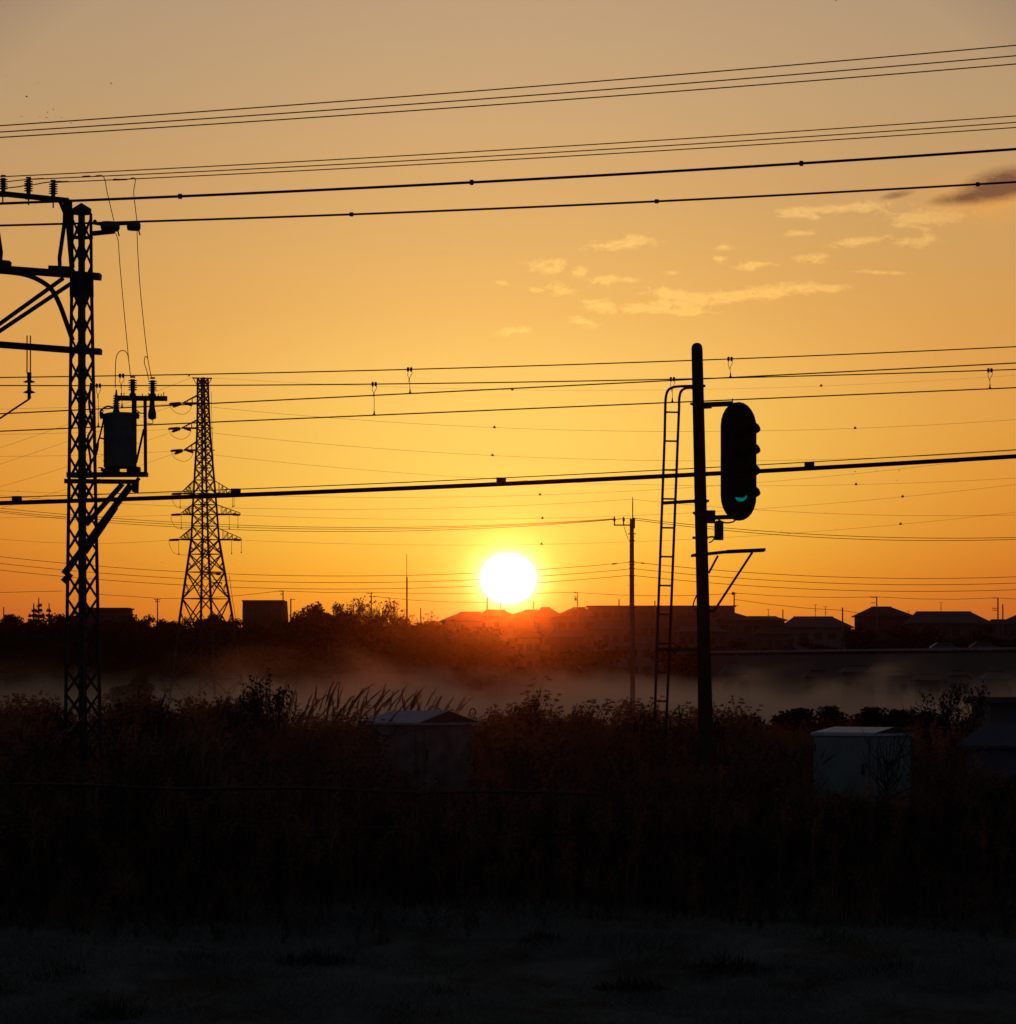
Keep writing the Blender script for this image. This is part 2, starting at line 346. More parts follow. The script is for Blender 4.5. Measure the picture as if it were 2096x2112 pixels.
for pts, lab, x0 in (
    ([(20, 363.5), (500, 339.8), (700, 328.9), (1000, 311.2), (1200, 299.4), (1500, 280.2), (1700, 266.5), (1896, 253.8), (2094, 239.2)], 'upper thin wire running right from the leftmost brown insulator', -200),
    ([(58, 369.5), (214, 363.6), (500, 349.8), (700, 339.5), (1000, 322.7), (1200, 310.9), (1500, 292.3), (1700, 279.3), (1896, 266.2), (2094, 252.9)], 'middle thin wire running right from the second brown insulator', 58),
    ([(109, 376.), (278.6, 369.), (500, 358.4), (700, 348.2), (1000, 332.4), (1200, 320.6), (1500, 301.6), (1700, 289.2), (1896, 276.8), (2094, 263.4)], 'lower thin wire running right from the third brown insulator', 109)):
    wB.append(wire('power_line', lab, 'wire', pts, YM, 55, 2.3, GB, x0=x0))
def joint(mb, c, r, hw): mb.lathe(Vector(c) - Vector((hw, 0, 0)), (1, 0, 0), [(0, r * .75), (hw * .3, r), (hw * 1.7, r), (2 * hw, r * .75)], 10)
GC = 'thick black feeder cables'
for pts, wp, lab, cl, YL, YR in (
    ([(0, 419.9), (500, 399.1), (700, 390.1), (1000, 374.6), (1200, 364), (1500, 346.3), (1700, 334.2), (1896, 321.2), (2094, 307.5)], 6.0, 'upper thick black feeder cable passing just over the mast cap', (371.7, 973, 1653), 66, 59),
    ([(0, 465), (500, 450.4), (700, 443.5), (1000, 430.8), (1200, 422.4), (1500, 408.1), (1700, 397.9), (1896, 387), (2094, 375.5)], 4.8, 'lower thick black feeder cable passing behind the mast head', (725, 1354.7, 2017), 67, 60)):
    o, f, D = wire('feeder_cable', lab, 'cable', pts, YL, YR, wp, GC)
    for x in cl:
        mb = MB(); joint(mb, P(x, f(x), D(x)), wp * .95 / FPX * D(x), 4.2 / FPX * D(x)); mb.build('clamp', STEEL, o, smooth=True, off=Vector((0, 0, 0)))
# catenary of the two tracks
mess = {}
for key, pts, lab in (('M1', [(0, 778.2), (500, 770.5), (700, 766.1), (1000, 757.5), (1200, 750.6), (1600, 736.6), (1800, 728.6), (1896, 723.9), (2094, 715.5)], 'upper messenger wire of the railway catenary with hangers below'),
                      ('M2', [(0, 794.8), (500, 794.7), (700, 793.2), (1000, 789.8), (1200, 785.7), (1387, 782), (1600, 776.1), (1800, 771.4), (1896, 768.3), (2094, 762.7)], 'nearly level messenger wire second from the top of the railway catenary')):
    mess[key] = wire('messenger_wire', lab, 'wire', pts, 76 if key == 'M1' else 72, 66 if key == 'M1' else 63, 2.6, 'railway messenger wires')
cont = {}
for key, pts, lab in (('K1', [(0, 853.6), (500, 828.6), (700, 818.9), (1000, 803.7), (1200, 794.4), (1600, 773.9), (1800, 764), (1896, 759), (2094, 748.4)], 'upper railway contact wire crossing the nearly level messenger wire'),
                      ('K2', [(0, 889.6), (500, 868), (700, 859), (1000, 846.6), (1200, 838.5), (1600, 820.8), (1800, 812.7), (1896, 808), (2094, 799.4)], 'lower railway contact wire passing just over the signal head')):
    cont[key] = wire('contact_wire', lab, 'wire', pts, 76 if key == 'K1' else 72, 66 if key == 'K1' else 63, 2.8, 'railway contact wires')
for mk, kk, xs_ in (('M1', 'K1', (251, 845, 1506)), ('M2', 'K2', (203, 772, 1387, 2042))):
    mo, mf, D = mess[mk]; _, kf, _ = cont[kk]
    for x in xs_:
        Y = D(x); a = P(x, mf(x), Y); b_ = P(x + (1 if mk == 'M1' else 0), kf(x), Y); u = Y / FPX
        hg = MB(); L = (a.z - b_.z)
        hg.tube([a - Vector((2.5 * u, 0, 0)), a - Vector((4 * u, 0, 12 * u)), a + Vector((-1 * u, 0, -19 * u)), a + Vector((-2 * u, 0, -min(L * .55, 26 * u)))], .6 * u, 5)
        hg.tube([a + Vector((4.5 * u, 0, 0)), a + Vector((5 * u, 0, -8 * u)), a + Vector((0, 0, -18 * u)), b_], .6 * u, 5)
        hg.lathe(b_, (0, 0, 1), [(0, 3. * u), (2 * u, 2.6 * u), (4 * u, 1.4 * u), (9 * u, 1.2 * u)], 8)
        h_ = hg.build('hanger', CABLE, mo, off=Vector((0, 0, 0)))
        ins = MB()
        for s_ in (-1, 1): ins.lathe(a + Vector((s_ * 3.2 * u - 2.4 * u, 0, 0)), (1, 0, 0), [(0, 3.4 * u), (1.2 * u, 4.7 * u), (3.6 * u, 4.7 * u), (4.8 * u, 3.4 * u)], 12)
        ins.build('insulator', PORC, h_, smooth=True, off=Vector((0, 0, 0)))
# heavy bundled cable with thin support wire
bo, bf, bD = wire('bundled_cable', 'thick bundled cable crossing below the signal head centre, square hangers on top', 'cable',
                  [(0, 1036.7), (500, 1022.4), (700, 1014), (1000, 999), (1200, 990), (1600, 968.6), (1800, 959), (1896, 953), (2094, 942.2)], 70, 58.5, 10.2)
for x in (35, 486.6, 1034, 1669.6):
    u = bD(x) / FPX; c = P(x, bf(x) - 6, bD(x)); mb = MB(); mb.box(c, (20 * u, 12 * u, 15 * u)); mb.build('cable_hanger', STEEL, bo, off=Vector((0, 0, 0)))
wire('support_wire', 'thin support wire running just above the thick bundled cable', 'wire',
     [(0, 1025.5), (500, 1010), (700, 1001.2), (1000, 987.6), (1200, 976.4), (1600, 956.5), (1800, 945.3), (1896, 939.8), (2094, 928.3)], 70, 58.5, 2.1)
# far transmission lines leaving the pylon
YP = 465.0
GT = 'faint transmission lines strung from the pylon'
def marks(o, f, D, xs_):
    for x in xs_:
        u = D(x) / FPX; c = P(x, f(x), D(x)); mb = MB(); mb.prism([c + Vector((-3.2 * u, 0, -1 * u)), c + Vector((3.2 * u, 0, -1 * u)), c + Vector((1.2 * u, 0, 3.6 * u)), c + Vector((-1.2 * u, 0, 3.6 * u))], (0, .2, 0)); mb.build('spacer', STEEL, o, off=Vector((0, 0, 0)))
for pts, lab, x0, mk, wp in (
    ([(438, 778), (500, 784.5), (1057, 805), (1600, 798), (1694, 796), (2094, 774.5)], 'ground wire sagging right from the top of the pylon', 438, (1057, 1694), .35),
    ([(437, 839), (500, 846), (700, 864), (1020, 883), (1200, 887), (1600, 887), (1764, 884), (1896, 877), (2094, 866)], 'sagging transmission wire from the highest left arm of the pylon', 432, (1020, 1764), .55),
    ([(440, 893), (500, 899.4), (700, 919), (1016, 941), (1200, 946.3), (1600, 948.4), (2094, 930)], 'sagging transmission wire from the second arm of the pylon', 434, (1016,), .55),
    ([(440, 937), (500, 945), (700, 965.5), (1000, 988), (1200, 996), (1600, 1000.6), (1800, 997.5), (2094, 987.3)], 'sagging transmission wire from the third arm of the pylon', 436, (1766,), .5),
    ([(490, 1020), (700, 1026), (1000, 1024), (1114, 1022), (1350, 1009), (1600, 991.6), (1800, 973.6), (2094, 938)], 'transmission wire from the right end of the fourth pylon arm', 490, (1114,), .5),
    ([(497, 1062), (700, 1069), (1000, 1071), (1119, 1070), (1200, 1068), (1350, 1061), (1600, 1045), (1800, 1030.7), (2094, 1000)], 'transmission wire from the right end of the fifth pylon arm', 497, (1119, 1862), .5),
    ([(497, 1113), (700, 1121.7), (1000, 1124.8), (1117, 1124), (1200, 1120.8), (1640, 1097), (1800, 1086), (2094, 1057.8)], 'transmission wire from the right end of the lowest pylon arm', 497, (1117, 1858), .5)):
    o, f, D = wire('transmission_line', lab, 'wire', pts, YP, YP - 60 if x0 < 1 else YP, wp, GT, x0=x0); marks(o, f, D, mk)
for pts, lab in (
    ([(0, 844), (140, 840), (300, 836), (352, 834)], 'faint level wire reaching the pylon highest left insulator string'),
    ([(0, 896), (140, 893), (345, 886)], 'faint level wire reaching the pylon second left insulator string'),
    ([(0, 941.5), (332, 932), (350, 931)], 'faint level wire reaching the pylon third left insulator string'),
    ([(0, 957.5), (141, 910.6), (310, 852), (358, 838)], 'faint slanting wire climbing to the pylon highest left string'),
    ([(0, 1004.5), (138, 962), (294, 914), (346, 893)], 'faint slanting wire climbing to the pylon second left string'),
    ([(0, 1049), (103, 1018.6), (289, 960.6), (352, 938)], 'faint slanting wire climbing to the pylon third left string'),
    ([(0, 922.6), (85, 897), (290, 818), (397, 779)], 'faint slanting wire climbing to the pylon head'),
    ([(0, 1012), (138, 1017.3), (350, 1018)], 'faint wire ending at the fourth left arm of the pylon'),
    ([(0, 1068), (200, 1066), (350, 1063)], 'faint wire ending at the fifth left arm of the pylon'),
    ([(0, 1111.8), (330, 1115.6), (350, 1114)], 'faint wire ending at the lowest left arm of the pylon')):
    wire('transmission_line', lab, 'wire', pts, YP, YP, .5, GT, x0=-300, x1=pts[-1][0])
YU = 250.0
GU = 'wires strung from the concrete utility pole'
for pts, lab, x0, x1, wp in (
    ([(1304, 1030), (1200, 1035), (1000, 1045.6), (700, 1051.6), (500, 1047), (100, 1030)], 'faint ground wire running left from the utility pole rod tip', -300, 1304, .6),
    ([(1306, 1030), (1565, 1052), (1703, 1058.5), (1896, 1064), (2094, 1061.8)], 'faint ground wire running right from the utility pole rod tip', 1306, 2400, .6),
    ([(0, 1048.3), (139, 1061.4), (500, 1083.5), (700, 1087), (1000, 1084), (1200, 1076), (1268, 1068)], 'wire running left from the outer insulator of the utility pole', -300, 1268, 1.1),
    ([(0, 1054), (139, 1066), (500, 1087.6), (700, 1091.6), (1000, 1086), (1200, 1077.5), (1287, 1068)], 'wire running left from the inner insulator of the utility pole', -300, 1287, 1.1),
    ([(0, 1057), (139, 1070), (500, 1093.8), (700, 1096), (1000, 1089), (1200, 1078), (1304, 1068)], 'wire running left from the head of the utility pole', -300, 1304, 1.1),
    ([(1308, 1068), (1430, 1084), (1600, 1096.6), (1800, 1107), (1896, 1110), (2094, 1108.5)], 'upper wire running right from the head of the utility pole', 1308, 2400, 1.3),
    ([(1308, 1071), (1430, 1089), (1600, 1102.5), (1800, 1112.5), (1896, 1114.6), (2094, 1112.8)], 'lower wire running right from the head of the utility pole', 1308, 2400, 1.3),
    ([(0, 1148), (500, 1184.5), (700, 1188), (900, 1185.5), (1200, 1168), (1297, 1160)], 'topmost of the three communication wires left of the utility pole', -300, 1300, 1.1),
    ([(0, 1162), (500, 1198.4), (700, 1201.6), (900, 1199), (1200, 1181.7), (1297, 1174)], 'middle one of the three communication wires left of the utility pole', -300, 1300, 1.1),
    ([(0, 1175.7), (500, 1211.8), (700, 1215), (900, 1212), (1200, 1195), (1297, 1187)], 'lowest of the three communication wires left of the utility pole', -300, 1300, 1.1),
    ([(1308, 1159.5), (1600, 1184.5), (1800, 1192), (1896, 1193), (2094, 1189.8)], 'topmost of the three communication wires right of the utility pole', 1305, 2400, 1.2),
    ([(1308, 1173), (1600, 1197.8), (1800, 1205), (1896, 1206), (2094, 1202.8)], 'middle one of the three communication wires right of the utility pole', 1305, 2400, 1.2),
    ([(1308, 1187), (1600, 1211.8), (1800, 1219), (1896, 1219.3), (2094, 1216.5)], 'lowest of the three communication wires right of the utility pole', 1305, 2400, 1.2)):
    wire('power_line', lab, 'wire', pts, YU, YU, wp, GU, x0=x0, x1=x1)
YR_ = 690.0
GR = 'distant wires strung between poles on the ridge'
for pts, lab in (
    ([(-300, 1236), (0, 1222), (130, 1219)], 'short distant ridge wire left of the lattice mast'),
    ([(205, 1226), (270, 1230), (325, 1234)], 'distant wire between lattice mast and small crossarm pole'),
    ([(325, 1234), (420, 1235), (500, 1226), (582, 1219)], 'distant wire passing behind the pylon legs to the box building pole'),
    ([(582, 1219), (680, 1222), (766, 1221)], 'distant wire from the box building pole to the tree pole'),
    ([(766, 1221), (860, 1226), (960, 1224), (1100, 1223), (1190, 1222)], 'distant wire passing under the sun between ridge poles'),
    ([(770, 1230), (860, 1238), (960, 1243), (1005, 1242)], 'lower distant wire from the tree pole to the roofs'),
    ([(1190, 1222), (1350, 1229), (1514, 1224)], 'distant wire above the long flat roofed building'),
    ([(1514, 1223), (1600, 1229), (1700, 1232), (1809, 1231)], 'upper distant wire between the flat roof and the hipped roof house'),
    ([(1514, 1236), (1600, 1248), (1738, 1259)], 'lower distant wire sloping down to the bare pole'),
    ([(1738, 1259), (1760, 1263), (1800, 1266)], 'short distant wire from bare pole to hipped roof house'),
    ([(1809, 1231), (1930, 1236), (2055, 1233)], 'distant wire between the two crossarm poles at the right'),
    ([(2055, 1233), (2200, 1240), (2400, 1236)], 'distant wire leaving the frame at the right above roofs')):
    wire('power_line', lab, 'wire', pts, YR_, YR_, 1.0, GR, x0=pts[0][0], x1=pts[-1][0])

# ---------------------------------------------------------------- lattice mast
u = YM / FPX
base = P(171, 1640, YM); base.z = 0
mast = thing('lattice_mast', 'tall riveted steel lattice mast with pointed cap and side beams at left', 'mast', base)
def mw(y): return np.interp(y, [440, 600, 900, 1250, 1500, 1640], [19, 20.5, 26, 31.5, 36, 38])     # half width in px
def mc(y): return np.interp(y, [440, 900, 1500, 1640], [168.5, 169, 171, 171.5])
def mleg(k, y):   # four legs, the square stands on its corner
    w_ = mw(y) * u; c = P(mc(y), y, YM); ox, oy = ((-1, 0), (.04, -1), (1, 0), (-.04, 1))[k]
    return c + Vector((ox * w_, oy * w_, 0))
ybot = HOR + EYE / u
for k in range(4):
    mb = MB(); wd = (6.5 if k % 2 == 0 else 12.0) * u
    mb.bar(mleg(k, ybot), mleg(k, 600), wd, wd); mb.bar(mleg(k, 600), mleg(k, 440), wd * .9, wd * .9); mb.build('leg', STEEL, mast)
lat = MB(); y = 450.0; levels = [y]
while y < ybot: y += 49.0; levels.append(min(y, ybot))
for a, b_ in zip(levels[:-1], levels[1:]):
    for k in range(4):
        j = (k + 1) % 4
        lat.bar(mleg(k, a), mleg(j, b_), 1.4 * u, 4.2 * u); lat.bar(mleg(j, a), mleg(k, b_), 1.4 * u, 4.2 * u)
lat.build('lattice', STEEL, mast)
cap = MB(); top = P(168, 418, YM); e = [P(168, 431, YM) + Vector((a * 21 * u, b_ * 21 * u, 0)) for a, b_ in ((-1, 0), (0, -1), (1, 0), (0, 1))]
lo = [P(168.5, 443, YM) + Vector((a * 19.5 * u, b_ * 19.5 * u, 0)) for a, b_ in ((-1, 0), (0, -1), (1, 0), (0, 1))]
cap.add([top] + e + lo, [(0, 1, 2), (0, 2, 3), (0, 3, 4), (0, 4, 1), (1, 5, 6, 2), (2, 6, 7, 3), (3, 7, 8, 4), (4, 8, 5, 1), (8, 7, 6, 5)]); cap.build('cap', STEEL, mast)
g = MB()
for y0, y1 in ((566, 612), (488, 492), (980, 985)):
    a = [mleg(k, y0) for k in range(4)]; b_ = [mleg(k, y1) for k in range(4)]
    for k in range(4):
        j = (k + 1) % 4; d = (a[k] + a[j]) / 2 - P(mc(y0), y0, YM); d.z = 0; d = d.normalized() * 4.5 * u
        g.prism([a[k] + d, a[j] + d, b_[j] + d, b_[k] + d], d * .25)
g.build('gusset_plate', STEEL, mast)
# main truss beam, lower beam, arch brace, diagonals
DZ = Vector((0, -.05, 0))
def beam(name, pts, wpx, dep=.12, par=None, off=0.0):
    mb = MB()
    for p, q in zip(pts[:-1], pts[1:]): mb.bar(P(*p, YM) + Vector((0, off, 0)), P(*q, YM) + Vector((0, off, 0)), dep, wpx * u, (0, 0, 1))
    return mb.build(name, STEEL, par or mast)
m1 = beam('main_beam', [(-300, 532), (148, 566), (208, 571)], 12, .34)
beam('beam_plate', [(102, 552.5), (147, 554.5)], 6.5, .30, m1, -.01); beam('beam_plate', [(-40, 538), (22, 544)], 9, .30, m1, -.01)
beam('lower_beam', [(-300, 688), (148, 722), (209, 725.5)], 11, .34)
beam('diagonal_brace', [(-300, 876), (0, 669), (132, 574)], 7.5, .08, None, -.05); beam('diagonal_brace', [(-300, 890), (0, 681), (150, 581)], 7.5, .08, None, .07)
mb = MB(); mb.tube(smooth_path([P(*p, YM) for p in ((-60, 558), (0, 560), (50, 566), (85, 580), (108, 599), (124, 630), (138, 668), (150, 702))], 5), 5.0 * u, 8); mb.build('arch_brace', STEEL, mast, smooth=True)
# insulator stand on top
st = MB(); st.bar(P(-120, 389, YM), P(10, 400, YM), .12, 9 * u); st.bar(P(9, 400, YM), P(142, 414, YM), .14, 10 * u); st.build('insulator_beam', STEEL, mast)
st = MB(); st.bar(P(140, 412, YM), P(139, 470, YM), .12, 18 * u, (1, 0, 0)); st.bar(P(142, 470, YM), P(149, 552, YM), .10, 10 * u, (1, 0, 0)); st.bar(P(134, 455, YM), P(123, 532, YM), .10, 7 * u, (1, 0, 0)); st.bar(P(123, 531, YM), P(124, 556, YM), .09, 7 * u, (1, 0, 0))
st.bar(P(124, 416, YM), P(134, 440, YM), .09, 7 * u, (1, 0, 0)); st.build('beam_stand', STEEL, mast)
st = MB(); st.bar(P(-3, 480, YM), P(3, 520, YM), .09, 6 * u, (1, 0, 0)); st.bar(P(3, 519, YM), P(1, 542, YM), .09, 6 * u, (1, 0, 0)); st.build('beam_stand', STEEL, mast)
st = MB(); st.bar(P(188, 482, YM), P(236, 477, YM), .1, 9 * u); st.build('switch_arm', STEEL, mast)
# transformer platform with struts
pf = MB()
pf.bar(P(140, 979.5, YM), P(304, 978.5, YM), .4, 8.5 * u); pf.bar(P(135, 993, YM) + Vector((0, -.12, 0)), P(285, 994.5, YM) + Vector((0, -.12, 0)), .12, 9 * u)
pf.build('platform', STEEL, mast)
for (p, q, wd, dy_) in (((272, 1000), (134, 1184), 11, -.18), ((252, 997), (176, 1082), 10, .1), ((288, 986), (240, 1046), 7, -.05), ((240, 1046), (176, 1140), 9, .02)):
    mb = MB(); mb.bar(P(*p, YM) + Vector((0, dy_, 0)), P(*q, YM) + Vector((0, dy_, 0)), .08, wd * u); mb.build('strut', STEEL, mast)
mb = MB(); mb.prism([P(125, 1196, YM), P(141, 1180, YM), P(150, 1186, YM), P(137, 1206, YM)], (0, .1, 0)); mb.prism([P(276, 992, YM), P(286, 992, YM), P(285, 1018, YM), P(272, 1014, YM)], (0, .1, 0)); mb.build('strut_plate', STEEL, mast)
fr = MB(); fr.bar(P(277, 826, YM), P(277, 976, YM), .08, 9.5 * u, (1, 0, 0)); fr.bar(P(299.5, 826, YM), P(300.5, 976, YM), .06, 6.5 * u, (1, 0, 0)); fr.bar(P(297, 885, YM), P(281, 955, YM), .05, 4 * u, (1, 0, 0))
fr.build('crossarm_post', STEEL, mast)
mb = MB(); mb.bar(P(238, 821, YM), P(345, 822, YM), .1, 10 * u); mb.build('crossarm', STEEL, mast)
mb = MB()
for x in (294, 307, 309, 327, 333, 338, 256, 250): mb.bar(P(x, 818, YM), P(x, 812 - (x % 3) * 1.5, YM), .02, 1.6 * u, (1, 0, 0))
mb.build('bolt', STEEL, mast)
# conduit down the mast
mb = MB(); mb.tube(smooth_path([P(*p, YM - .3) for p in ((188, 790), (184, 830), (190, 880), (181, 905), (187, 950), (183, 985))], 4), 2.6 * u, 6)
mb.tube(smooth_path([P(*p, YM - .28) for p in ((236, 842), (222, 838), (208, 848), (214, 862), (206, 900), (200, 920), (196, 960), (198, 985))], 4), 2.0 * u, 6)
mb.tube(smooth_path([P(*p, YM - .26) for p in ((214, 905), (204, 905), (202, 925), (196, 950), (194, 990))], 4), 2.0 * u, 6); mb.build('conduit', CABLE, mast, smooth=True)
# insulators standing on the beam
GI = 'ribbed porcelain post insulators'
def post_ins(x, ytop, ybot_, label, r=9.5, nd=5, group=GI, Y=YM, name='post_insulator'):
    uu = Y / FPX; b_ = P(x, ybot_, Y); t = thing(name, label, 'insulator', b_, group); H = (ybot_ - ytop) * uu
    mb = MB(); mb.lathe(b_ - Vector((0, 0, .03)), (0, 0, 1), [(0, 7 * uu), (H * .25, 7 * uu), (H * .25, 4.5 * uu), (H, 4.5 * uu)], 14); mb.lathe(b_ + Vector((0, 0, H * .97)), (0, 0, 1), [(0, 5.5 * uu), (3 * uu, 5.5 * uu)], 12); mb.build('core', STEEL, t, smooth=False)
    mb = MB(); z0 = H * .32; st_ = (H * .92 - z0) / nd
    for i in range(nd): mb.lathe(b_ + Vector((0, 0, z0 + i * st_)), (0, 0, 1), [(0, r * uu), (st_ * .25, r * .95 * uu), (st_ * .55, 5 * uu)], 16)
    mb.build('shed', PORC, t, smooth=False); return t
post_ins(7, 363, 402, 'leftmost ribbed insulator standing on the tilted top beam')
post_ins(59, 367, 407, 'middle ribbed insulator standing on the tilted top beam')
post_ins(110, 373, 412, 'ribbed insulator nearest the mast cap on the top beam')
post_ins(274, 778, 817, 'ribbed insulator on the transformer crossarm above the tank')
post_ins(315, 780, 817, 'ribbed insulator on the transformer crossarm above the fuse')
# tails under the beam
mb = MB()
for x, y in ((6, 407), (59, 412), (110, 418)): mb.bar(P(x, y, YM), P(x, y + 11, YM), .02, 2.6 * u, (1, 0, 0))
mb.build('insulator_pin', STEEL, mast)
# twisted tie wires between insulators
tie = MB(); tie.tube(smooth_path([P(*p, YM) for p in ((12, 388), (40, 385), (58, 381), (75, 380), (90, 377), (109, 375), (120, 374), (132, 374.5), (142, 374))], 4), 1.2 * u, 5)
tie.tube(smooth_path([P(*p, YM) for p in ((12, 375), (30, 373), (58, 370), (90, 368))], 4), 1.1 * u, 5)
tag(tie.build('tie_wire', CABLE, smooth=True), 'kinked tie wire linking the three top beam insulators', 'wire')
# fuse hanging under the crossarm
fz = P(314, 828, YM); t = thing('fuse_cutout', 'bullet shaped fuse hanging under the transformer crossarm end', 'fuse', fz)
mb = MB(); mb.lathe(P(314, 866, YM), (0, 0, 1), [(0, 2 * u), (3 * u, 8.5 * u), (14 * u, 8.5 * u), (24 * u, 6 * u), (39 * u, 5 * u)], 14); mb.build('fuse_body', PORC, t, smooth=True)
mb = MB(); mb.tube(smooth_path([P(*p, YM) for p in ((314, 866), (316, 872), (310, 874), (300, 872))], 4), .8 * u, 5); mb.build('lead', CABLE, t)
# cutout switches by the mast head
def cutout(x0, x1, yc, r, label):
    c = P((x0 + x1) / 2, yc, YM); t = thing('cutout_switch', label, 'switch', c, 'cutout switches beside the mast head')
    mb = MB(); L = (x1 - x0) * u; mb.lathe(P(x0, yc, YM), (1, 0, -.04), [(0, r * .4 * u), (L * .06, r * .9 * u), (L * .3, r * u), (L * .8, r * u), (L * .95, r * .85 * u), (L, r * .5 * u)], 14); mb.build('housing', GALV, t, smooth=True)
    mb = MB(); mb.tube([P(x1 - 4, yc + r * .8, YM), P(x1 - 1, yc + r * 1.9, YM)], 1.6 * u, 6); mb.build('terminal', STEEL, t); return t
cutout(208, 247, 466, 11, 'cutout switch nearest the mast on the short side arm')
cutout(262, 290, 466, 10, 'outer cutout switch farther from the mast')
mb = MB(); mb.bar(P(190, 460, YM), P(212, 464, YM), .05, 5 * u); mb.bar(P(242, 462, YM), P(270, 461, YM), .05, 6 * u); mb.lathe(P(196, 453, YM), (0, 0, -1), [(0, 2 * u), (3 * u, 4.5 * u), (8 * u, 2 * u)], 10); mb.build('switch_bracket', STEEL, mast)
# drop wires
def loose(pts, wp, label, Y=YM, name='drop_wire', group='thin drop wires beside the lattice mast'):
    mb = MB(); mb.tube(smooth_path([P(*p, Y) for p in pts], 6), wp / 2 * Y / FPX, 6); return tag(mb.build(name, CABLE, smooth=True), label, 'wire', group)
loose([(180, 364.5), (190, 364.5), (213, 363.6), (222, 400), (235, 455)], 1.8, 'drop wire from middle power line to the nearer cutout switch')
loose([(235, 369), (262, 370), (279, 368), (276, 396), (279, 425), (283, 458)], 1.8, 'drop wire from lower power line to the outer cutout switch')
loose([(237, 478), (244, 497), (247, 540), (256, 640), (266, 745), (270, 779)], 1.7, 'long drop wire from the nearer switch to the tank insulator')
loose([(283, 476), (284, 510), (289, 590), (299, 690), (306, 745), (313, 781)], 1.7, 'long drop wire from the outer switch to the fuse insulator')
loose([(266, 745), (263, 730), (255, 723), (245, 727), (239, 745), (238, 800)], 1.8, 'looped lead arching down into the transformer bushing')
loose([(306, 740), (300, 735), (298, 748), (303, 765), (307, 784)], 1.7, 'narrow looped lead above the fuse insulator')
# joint sleeves on power lines
mb = MB(); mb.tube([P(170, 364.5, YM), P(186, 363.5, YM)], 2 * u, 6); mb.build('sleeve', STEEL, wB[1][0], off=Vector((0, 0, 0)))
mb = MB(); mb.tube([P(233, 371, YM), P(262, 370, YM)], 1.8 * u, 6); mb.build('sleeve', STEEL, wB[2][0], off=Vector((0, 0, 0)))
# transformer
tb = P(248, 972, YM); tr = thing('pole_transformer', 'grey cylindrical pole transformer standing on the mast platform', 'transformer', tb)
mb = MB(); H = 112 * u; mb.lathe(P(248, 966, YM), (0, 0, 1), [(0, 30 * u), (3 * u, 34 * u), (H - 5 * u, 34 * u), (H - 4 * u, 36 * u), (H, 35.5 * u), (H + 3 * u, 24 * u)], 36)
mb.build('tank', GREYP, tr, smooth=False)
mb = MB()
for z in (14, 52, 90): mb.lathe(P(248, 966 - z, YM), (0, 0, 1), [(0, 34.8 * u), (2 * u, 34.8 * u)], 36)
mb.build('band', GREYP, tr)
mb = MB(); mb.box(P(228, 969.5, YM), (36 * u, .3, 6 * u)); mb.box(P(276, 968.5, YM), (26 * u, .3, 10 * u)); mb.bar(P(203, 964.6, YM), P(212, 964.6, YM), .05, 2 * u); mb.build('base_skid', STEEL, tr)
mb = MB(); mb.lathe(P(240, 853, YM - .1), (0, 0, 1), [(0, 9 * u), (8 * u, 6 * u), (30 * u, 4 * u), (50 * u, 1.2 * u)], 12)
for i in range(5): mb.lathe(P(240, 838 - i * 5, YM - .1), (0, 0, 1), [(0, (8 - i * .4) * u), (2 * u, (7.4 - i * .4) * u), (3 * u, 3.6 * u)], 12)
mb.build('bushing', PORC, tr, smooth=False)
mb = MB(); mb.tube(smooth_path([P(*p, YM) for p in ((214, 848), (208, 846), (207, 856), (213, 860))], 4), 1.6 * u, 6); mb.tube(smooth_path([P(*p, YM) for p in ((282, 846), (290, 852), (296, 852))], 4), 1.2 * u, 5); mb.lathe(P(210, 864, YM), (0, 0, 1), [(0, 3 * u), (8 * u, 5 * u), (14 * u, 3 * u)], 8); mb.lathe(P(284, 864, YM), (0, 0, 1), [(0, 3 * u), (8 * u, 4.5 * u), (14 * u, 2 * u)], 8); mb.build('terminal', STEEL, tr)
# long rod insulator hanging on the lower beam
hb = P(60, 712, YM); t = thing('suspension_insulator', 'two disc insulator hung on twin rods below the lower beam', 'insulator', hb)
mb = MB()
for x in (56, 63): mb.tube([P(x, 692, YM), P(x, 770, YM)], 1.4 * u, 6)
mb.build('rod', STEEL, t)
mb = MB(); mb.lathe(P(60.5, 822, YM), (0, 0, 1), [(0, 4 * u), (10 * u, 3.4 * u), (12 * u, 12.8 * u), (14 * u, 11 * u), (17 * u, 4.5 * u), (32 * u, 3.2 * u), (33.5 * u, 12.8 * u), (35.5 * u, 11 * u), (38 * u, 4.4 * u), (54 * u, 4.6 * u)], 16); mb.build('discs', PORC, t, smooth=False)
mb = MB(); mb.tube([P(62, 822, YM), P(0, 863, YM), P(-120, 940, YM)], 2 * u, 7); tag(mb.build('registration_rod', STEEL, smooth=True), 'slanting rod running down left from the hanging two disc insulator', 'rod')

